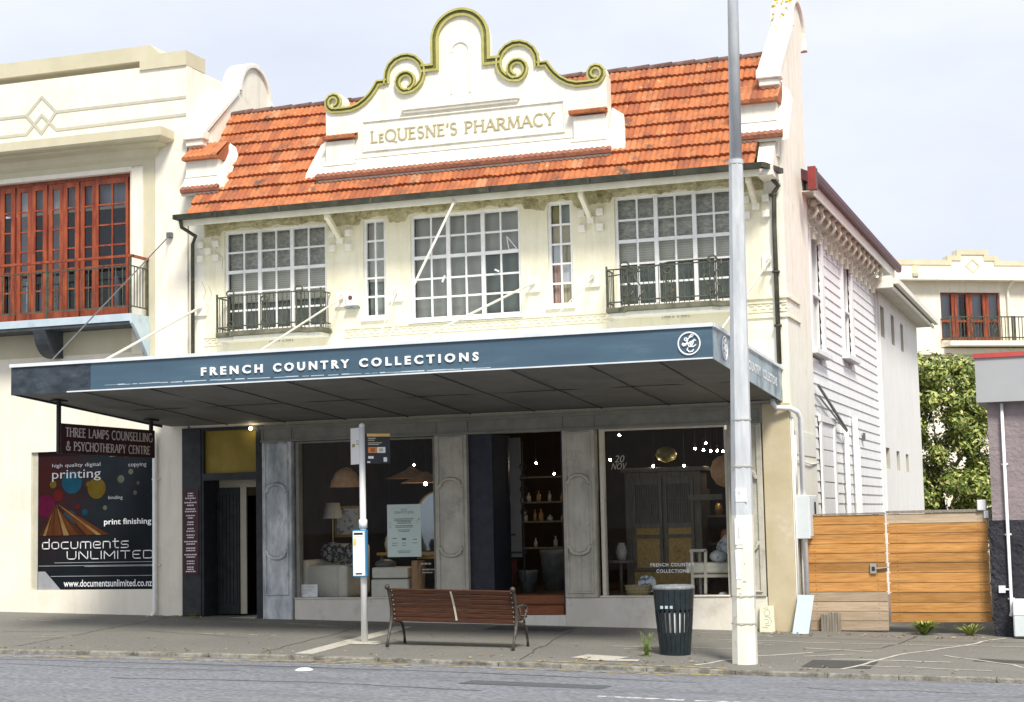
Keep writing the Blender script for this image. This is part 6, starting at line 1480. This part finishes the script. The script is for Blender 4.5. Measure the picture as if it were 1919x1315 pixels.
# ------------------------------------------------------------------ tree behind the gate
def tree():
    t = root('leafy_tree', (-5.0, 26, -.4), 'dense leafy green tree behind the gate and the white rendered wall', 'tree')
    r_ = random.Random(5); cx, cy = -5.0, 26.0
    tr = MB().tube([(cx, cy, -.4), (cx+.05, cy, .8), (cx-.05, cy, 2.0)], [.2, .16, .13], 8)
    for i in range(9):
        a = r_.uniform(0, 6.28); l = r_.uniform(.8, 1.7); z = r_.uniform(.9, 2.4)
        tr.tube([(cx, cy, z), (cx+l*.5*math.cos(a), cy+l*.5*math.sin(a), z+l*.7), (cx+l*math.cos(a), cy+l*math.sin(a), z+l*1.5)], [.07, .045, .015], 6)
    tr.build('trunk', M['bark'], t)
    clumps = []
    for i in range(150):
        a = r_.uniform(0, 6.28); zz = r_.uniform(.3, 6.1); rad = 2.3*math.sqrt(max(.05, 1-((zz-2.4)/4.1)**2))*r_.uniform(.3, 1)
        clumps.append((cx+rad*math.cos(a), cy+rad*.8*math.sin(a), zz, r_.uniform(.28, .6)))
    b = MB()
    for i in range(42000):
        c = clumps[int(r_.random()*len(clumps))]
        d = Vector((r_.gauss(0, 1), r_.gauss(0, 1), r_.gauss(0, .8))); d.normalize(); d *= c[3]*r_.uniform(.35, 1.05)
        p = Vector(c[:3])+d; s = r_.uniform(.055, .115)
        n = (d.normalized()+Vector((r_.uniform(-.7, .7), r_.uniform(-.7, .7), r_.uniform(-.2, .9)))).normalized()
        u = n.orthogonal().normalized(); u.rotate(Matrix.Rotation(r_.uniform(0, 6.28), 3, n)); v = n.cross(u)
        k = r_.random(); m = 2 if k < .07 else (1 if k < .45 else 0)
        b.add([p-u*s, p+v*s*.45+n*s*.1, p+u*s, p-v*s*.45+n*s*.1], [(0, 1, 2, 3)], m)
    b.build('crown', [M['leaf1'], M['leaf2'], M['leaf3']], t)
tree()
def weed(x, y, n, h, spread, label, m, name='weed', blade=.012):
    r_ = random.Random(int(x*100)); b = MB(); z = pz(x, y)
    for i in range(n):
        a = r_.uniform(0, 6.28); l = h*r_.uniform(.5, 1); s = spread*r_.uniform(.2, 1); bx_, by = x+r_.uniform(-.04, .04), y+r_.uniform(-.03, .03); w = blade*r_.uniform(.6, 1.2)
        c, q = math.cos(a), math.sin(a)
        P = [Vector((bx_+s*t_*c, by+s*t_*q, z+l*(t_*1.6-t_*t_*.9))) for t_ in (0, .4, .75, 1)]
        W = [w*.6, w, w*.7, .001]
        V = [(p.x-q*ww, p.y+c*ww, p.z) for p, ww in zip(P, W)]+[(p.x+q*ww, p.y-c*ww, p.z) for p, ww in zip(P, W)]
        b.add(V, [(j, j+1, 5+j, 4+j) for j in range(3)], 0 if r_.random() < .7 else 1)
    return one(b, name, [m, M['leaf2']], label, 'weed')
def stem_weed(x, y, n, h, label, m):
    r_ = random.Random(19); b = MB(); z = pz(x, y)
    for i in range(n):
        a = r_.uniform(0, 6.28); l = h*r_.uniform(.35, 1); sp = r_.uniform(.05, .6)*l; c, q = math.cos(a), math.sin(a)
        P = [Vector((x+r_.uniform(-.05, .05)+sp*t_*t_*c, y+sp*t_*t_*q, z+l*t_)) for t_ in (0, .35, .7, 1)]
        b.tube(P, .004, 4, 1)
        for k in range(int(5+l*22)):
            t_ = r_.uniform(.1, 1); j = min(2, int(t_*3)); f = t_*3-j; p = P[j].lerp(P[j+1], min(1, f)); e = r_.uniform(0, 6.28); L_ = r_.uniform(.02, .055)*(1.3-t_*.6)
            d = Vector((math.cos(e), math.sin(e), r_.uniform(-.2, .7))).normalized(); w = d.cross(Vector((0, 0, 1))).normalized()*L_*.28
            b.add([p, p+d*L_*.5+w, p+d*L_, p+d*L_*.5-w], [(0, 1, 2, 3)], 0 if r_.random() < .7 else 1)
    return one(b, 'weed', [m, M['weed']], label, 'weed')
weed(-2.96, .02, 170, .30, .34, 'bushy green weed clump at the foot of the gate', M['weed'], blade=.016)
weed(-2.26, .05, 60, .26, .36, 'sparse yellow-green weed at the right end of the gate', M['weed2'])
stem_weed(-6.33, -4.42, 16, .42, 'spindly bright weed growing at the left foot of the litter bin', M['weed2'])
weed(-5.72, -.14, 40, .1, .3, 'dry straw weeds at the wall foot behind the grey pole', M['weed2'], blade=.008)
weed(-16.1, -.14, 40, .08, .12, 'low green weed tuft at the foot of the cream neighbour wall', M['weed'])

# ------------------------------------------------------------------ street furniture
MB().lathe([(.0, .035), (.07, .03), (.11, .012), (.12, 0)], (-10.2, -7.45, rz(-10.2, -7.45)+.002), 16).build('road_stud', M['bus_white'], None, smooth=True, label='small white ceramic stud on the road surface in front of the bus stop', cat='road stud')
def bench():
    X, Y_ = -9.4, -4.05; Z = pz(X, Y_)+.006
    t = root('park_bench', (X, Y_, Z), 'dark timber slat bench with iron ends seen from behind, beside the bus stop', 'bench')
    def ctr(t_): return (-.02-.13*t_**1.5, .40+.43*t_)
    bk = MB()
    for i in range(7):
        y, z = ctr(i/6); y2, z2 = ctr(i/6+.02); d = Vector((0, y2-y, z2-z)).normalized()
        u = Vector((0, d.y, d.z))*.034; n = Vector((0, -d.z, d.y))*.014; c = Vector((X, Y_+y, Z+z))
        L_ = .985
        V = [c+Vector((sx*L_, 0, 0))+a*u+e*n for e in (-1, 1) for sx, a in ((-1, -1), (1, -1), (1, 1), (-1, 1))]
        bk.hexa([V[0], V[1], V[5], V[4], V[3], V[2], V[6], V[7]])
    bk.build('backrest', M['bench_wood'], t, bevel=.006)
    st = MB()
    for i in range(6): y = .03+.078*i; st.box(X-.985, X+.985, Y_+y, Y_+y+.06, Z+.40+.012*abs(i-2), Z+.428+.012*abs(i-2))
    st.build('seat', M['bench_wood'], t, bevel=.006)
    for sx in (-1, 1):
        x = X+sx*1.0; f = MB()
        def P(l): return [(x, Y_+y, Z+z) for y, z in l]
        f.tube(P([(-.235, .885), (-.20, .86), (-.165, .80), (-.115, .70), (-.07, .58), (-.045, .46), (-.06, .36), (-.11, .24), (-.17, .12), (-.21, 0)]), [.03, .026, .026, .026, .027, .03, .03, .024, .02, .026], 8)
        f.ball((x, Y_-.235, Z+.885), .042, 10)
        f.tube(P([(-.045, .40), (.08, .37), (.26, .35), (.36, .30), (.42, .20), (.455, .1), (.47, 0)]), [.028, .026, .024, .024, .022, .019, .024], 8)
        f.tube(P([(-.08, .60), (.06, .63), (.22, .63), (.36, .61), (.43, .55), (.40, .50), (.35, .53)]), .02, 8)
        f.tube(P([(.38, .60), (.36, .5), (.28, .42), (.30, .36)]), .018, 6); f.tube(P([(.05, .63), (.12, .52), (.05, .42)]), .016, 6)
        f.build('end_frame', M['bench_iron'], t, smooth=True)
        s = MB()
        for i in range(7): y, z = ctr(i/6); s.ball((X+sx*.955, Y_+y-.018, Z+z), .011, 6)
        s.build('stud', M['chrome'], t)
    b = MB(); q = [(X-.0+.03*i/6, Y_+ctr(i/6)[0]-.022, Z+ctr(i/6)[1]) for i in range(-0, 7)]
    for p, r in zip(q, q[1:]): b.bar((X+.02+.0*p[0]-(p[2]-Z-.4)*.12+.03, p[1], p[2]), (X+.02-(r[2]-Z-.4)*.12+.03, r[1], r[2]), .03, .006)
    b.build('strap', M['nb_grey'], t)
    t.rotation_euler = (0, R(1.5), 0)
bench()
def litter_bin():
    X, Y_ = -6.03, -4.0; Z = pz(X, Y_)
    t = root('litter_bin', (X, Y_, Z), 'dark teal slatted litter bin beside the grey street pole', 'litter bin')
    H = .99; r0, r1 = .205, .29
    def rad(z): return r0+(r1-r0)*(z/H)**.85
    sl = MB(); n = 22
    for i in range(n):
        a0 = 2*math.pi*i/n; wv = .62*math.pi/n
        for za, zb, wf in ((.03, .32, 1.48), (.32, .64, .92), (.64, .93, 1.5)):
            V = []
            for z in (za, zb):
                for dr in (-.008, .012):
                    for s in (-1, 1):
                        a = a0+s*wv*wf; rr = rad(z)+dr; V.append((X+rr*math.cos(a), Y_+rr*math.sin(a), Z+z))
            sl.hexa([V[0], V[1], V[3], V[2], V[4], V[5], V[7], V[6]])
    sl.build('slats', M['bin'], t)
    MB().lathe([(.0, .05), (r0-.03, .05), (rad(.3)-.03, .3), (rad(.64)-.03, .62), (rad(.62)-.04, .66), (0, .64)], (X, Y_, Z), 24).build('liner', M['bin_liner'], t, smooth=True)
    MB().lathe([(rad(.64)-.028, .6), (rad(.9)-.02, .93), (rad(.9)-.05, .93), (.0, .80)], (X, Y_, Z), 24).build('inner_shell', M['bin'], t, smooth=True)
    MB().lathe([(r0-.02, .0), (r0+.012, .0), (r0+.016, .035), (r0-.02, .035)], (X, Y_, Z), 24).build('foot_ring', M['bin'], t)
    MB().lathe([(rad(.93)+.012, .925), (rad(.95)+.018, .935), (rad(.99)+.012, .965), (rad(.99)-.03, .985), (.19, .965), (.18, .93), (.175, .9)], (X, Y_, Z), 28).build('rim', M['bin_lid'], t, smooth=True)
    bg = MB()
    for dx in (-.07, 0, .07): bg.box(X-.04+dx-.02, X-.04+dx+.02, Y_-rad(.68)-.016, Y_-rad(.68)-.008, Z+.66, Z+.70)
    bg.build('badge', M['bluegrey'], t)
litter_bin()
def street_pole():
    X, Y_ = -4.85, -4.84; Z = pz(X, Y_)-.01
    t = root('street_pole', (X, Y_, Z), 'tall tapered grey street pole with a cream painted lower part beside the litter bin', 'street pole')
    ln = .0165
    def seg(zs, m, name, n=8, par=t, smooth=False):
        b = MB(); V = []
        for z, r in zs:
            for j in range(n):
                a = 2*math.pi*(j+.5)/n; V.append((X+ln*z+r*math.cos(a), Y_+r*math.sin(a), Z+z))
        F = [(i*n+j, i*n+(j+1) % n, (i+1)*n+(j+1) % n, (i+1)*n+j) for i in range(len(zs)-1) for j in range(n)]
        F += [tuple(range(n-1, -1, -1)), tuple(range((len(zs)-1)*n, len(zs)*n))]
        b.add(V, F); return b.build(name, m, par, smooth=smooth)
    seg([(0, .176), (1.55, .158), (2.02, .152)], M['pole_base'], 'painted_base'); seg([(2.0201, .151), (3.22, .14), (6.92, .100)], M['pole'], 'shaft')
    seg([(6.9, .104), (6.96, .104)], M['pole'], 'collar', 16); seg([(6.9601, .088), (12.4, .058)], M['pole'], 'upper_tube', 16, smooth=True)
    b = MB()
    for z in (.55, .92, 2.68, 3.32):
        r = .18-.0115*z; b.lathe([(r, 0), (r+.006, 0), (r+.006, .014), (r, .014)], (X+ln*z, Y_, Z+z), 16)
    b.build('band', M['nb_grey'], t)
    b = MB()   # bills and tape stuck on the faces
    for z0, z1, x0, x1, m in ((1.62, 1.98, -.075, .03, 0), (2.2, 2.38, -.06, .1, 0), (1.15, 1.55, -.07, .0, 0), (1.70, 1.86, -.03, -.018, 1), (1.57, 1.58, -.07, .03, 1), (1.12, 1.128, .02, .07, 1), (1.03, 1.04, -.06, -.01, 1), (.96, .966, -.03, .0, 1), (.66, .69, -.1, -.08, 1), (2.3, 2.34, -.02, -.0, 1), (1.3, 1.31, -.04, -.02, 1), (1.36, 1.366, .04, .06, 1)):
        yy = Y_-(.178-.0115*z0)*math.cos(R(22.5))*1.0-.004
        b.box(X+ln*z0+x0, X+ln*z0+x1, yy-(.002 if m else 0), yy+.012, Z+z0, Z+z1, m)
    b.box(X-.17, X-.15, Y_-.03, Y_+.03, Z+3.2, Z+3.26, 1)
    b.build('stuck_bill', [M['paper'], M['nb_grey']], t)
street_pole()
def bus_stop():
    X, Y_ = -11.0, -3.75; Z = pz(X, Y_)+.01
    t = root('bus_stop', (X, Y_, Z), 'white bus stop pole with a two-sided flag sign and a blue timetable case', 'bus stop')
    MB().tube([(X, Y_, Z), (X, Y_, 1.58), (X, Y_, 3.12)], [.052, .05, .046], 12).lathe([(.056, 1.75), (.066, 1.75), (.066, 1.88), (.05, 1.89)], (X, Y_, Z), 14).ball((X, Y_, 3.12), .047, 12).build('pole', M['bus_white'], t, smooth=True)
    MB().box(X-.2, X+.2, Y_-.15, Y_+.15, Z-.02, Z+.012).build('base_plate', M['strip'], t)
    def flag(x1, y1, z0, z1, m, name):
        d = Vector((x1-X, y1-Y_, 0)); u = d.normalized(); n = Vector((u.y, -u.x, 0))
        if n.y > 0: n = -n
        o_ = Vector((X, Y_, 0))+u*.05
        def P(s, z, e): q = o_+u*s*(d.length-.05)+n*e; return (q.x, q.y, z)
        b = MB().hexa([P(0, z0, 0), P(1, z0, 0), P(1, z0, .02), P(0, z0, .02), P(0, z1, 0), P(1, z1, 0), P(1, z1, .02), P(0, z1, .02)])
        return b.build(name, m, t, bevel=.004), P
    o, P = flag(-11.27, -3.55, 2.53, 3.10, M['bus_white'], 'flag_sign')
    def tile(P, s0, s1, z0, z1, e=.0215, mb=None, m=0): mb.quad(P(s0, z0, e), P(s1, z0, e), P(s1, z1, e), P(s0, z1, e), m)
    b = MB(); tile(P, .80, .50, 2.80, 2.85, mb=b); tile(P, .32, .08, 2.83, 2.90, mb=b, m=1); tile(P, .26, .12, 2.845, 2.885, .023, b, 2); b.build('print', [mat('olive print', (.35, .30, .06), (.42, .36, .1), 9), M['nb_grey'], M['bus_white']], o)
    o, P = flag(-10.66, -3.45, 2.53, 3.0, M['bus_dark'], 'route_panel')
    b = MB(); tile(P, .06, 1.0, 2.955, 3.0, .022, b, 0); tile(P, .1, .45, 2.70, 2.79, .022, b, 1); tile(P, .46, .8, 2.70, 2.79, .022, b, 2)
    for s0, s1, z in ((.1, .42, 2.92), (.1, .36, 2.89), (.1, .66, 2.85), (.1, .55, 2.825)): tile(P, s0, s1, z, z+.014, .022, b, 3)
    tile(P, .1, .32, 2.61, 2.65, .022, b, 2); tile(P, .72, .86, 2.56, 2.63, .022, b, 2); tile(P, .06, .18, 2.545, 2.57, .022, b, 2); tile(P, .2, .38, 2.715, 2.775, .024, b, 4); tile(P, .55, .7, 2.72, 2.77, .024, b, 3)
    b.build('print', [M['amber'], M['orange'], M['bus_white'], M['nb_grey'], mat('brown figure', (.42, .12, .04), (.5, .16, .06), 9)], o)
    b = MB().box(X-.125, X+.105, Y_-.135, Y_-.05, .79, 1.51); c = b.build('timetable_case', M['bus_blue'], t, bevel=.012, seg=2)
    MB().box(X-.112, X+.085, Y_-.140, Y_-.1352, .81, 1.49).build('sheet', M['bus_white'], c)
    b = MB().box(X-.095, X+.055, Y_-.1425, Y_-.1402, 1.435, 1.468, 0).box(X-.105, X-.055, Y_-.1425, Y_-.1402, 1.27, 1.38, 1).box(X-.07, X+.035, Y_-.1425, Y_-.1402, .828, .852, 0).box(X-.105, X+.07, Y_-.142, Y_-.1402, 1.405, 1.41, 2).box(X-.098, X-.062, Y_-.1435, Y_-.1426, 1.29, 1.33, 3)
    b.build('print', [M['bus_dark'], M['yellow'], M['nb_grey'], M['amber']], c)
bus_stop()
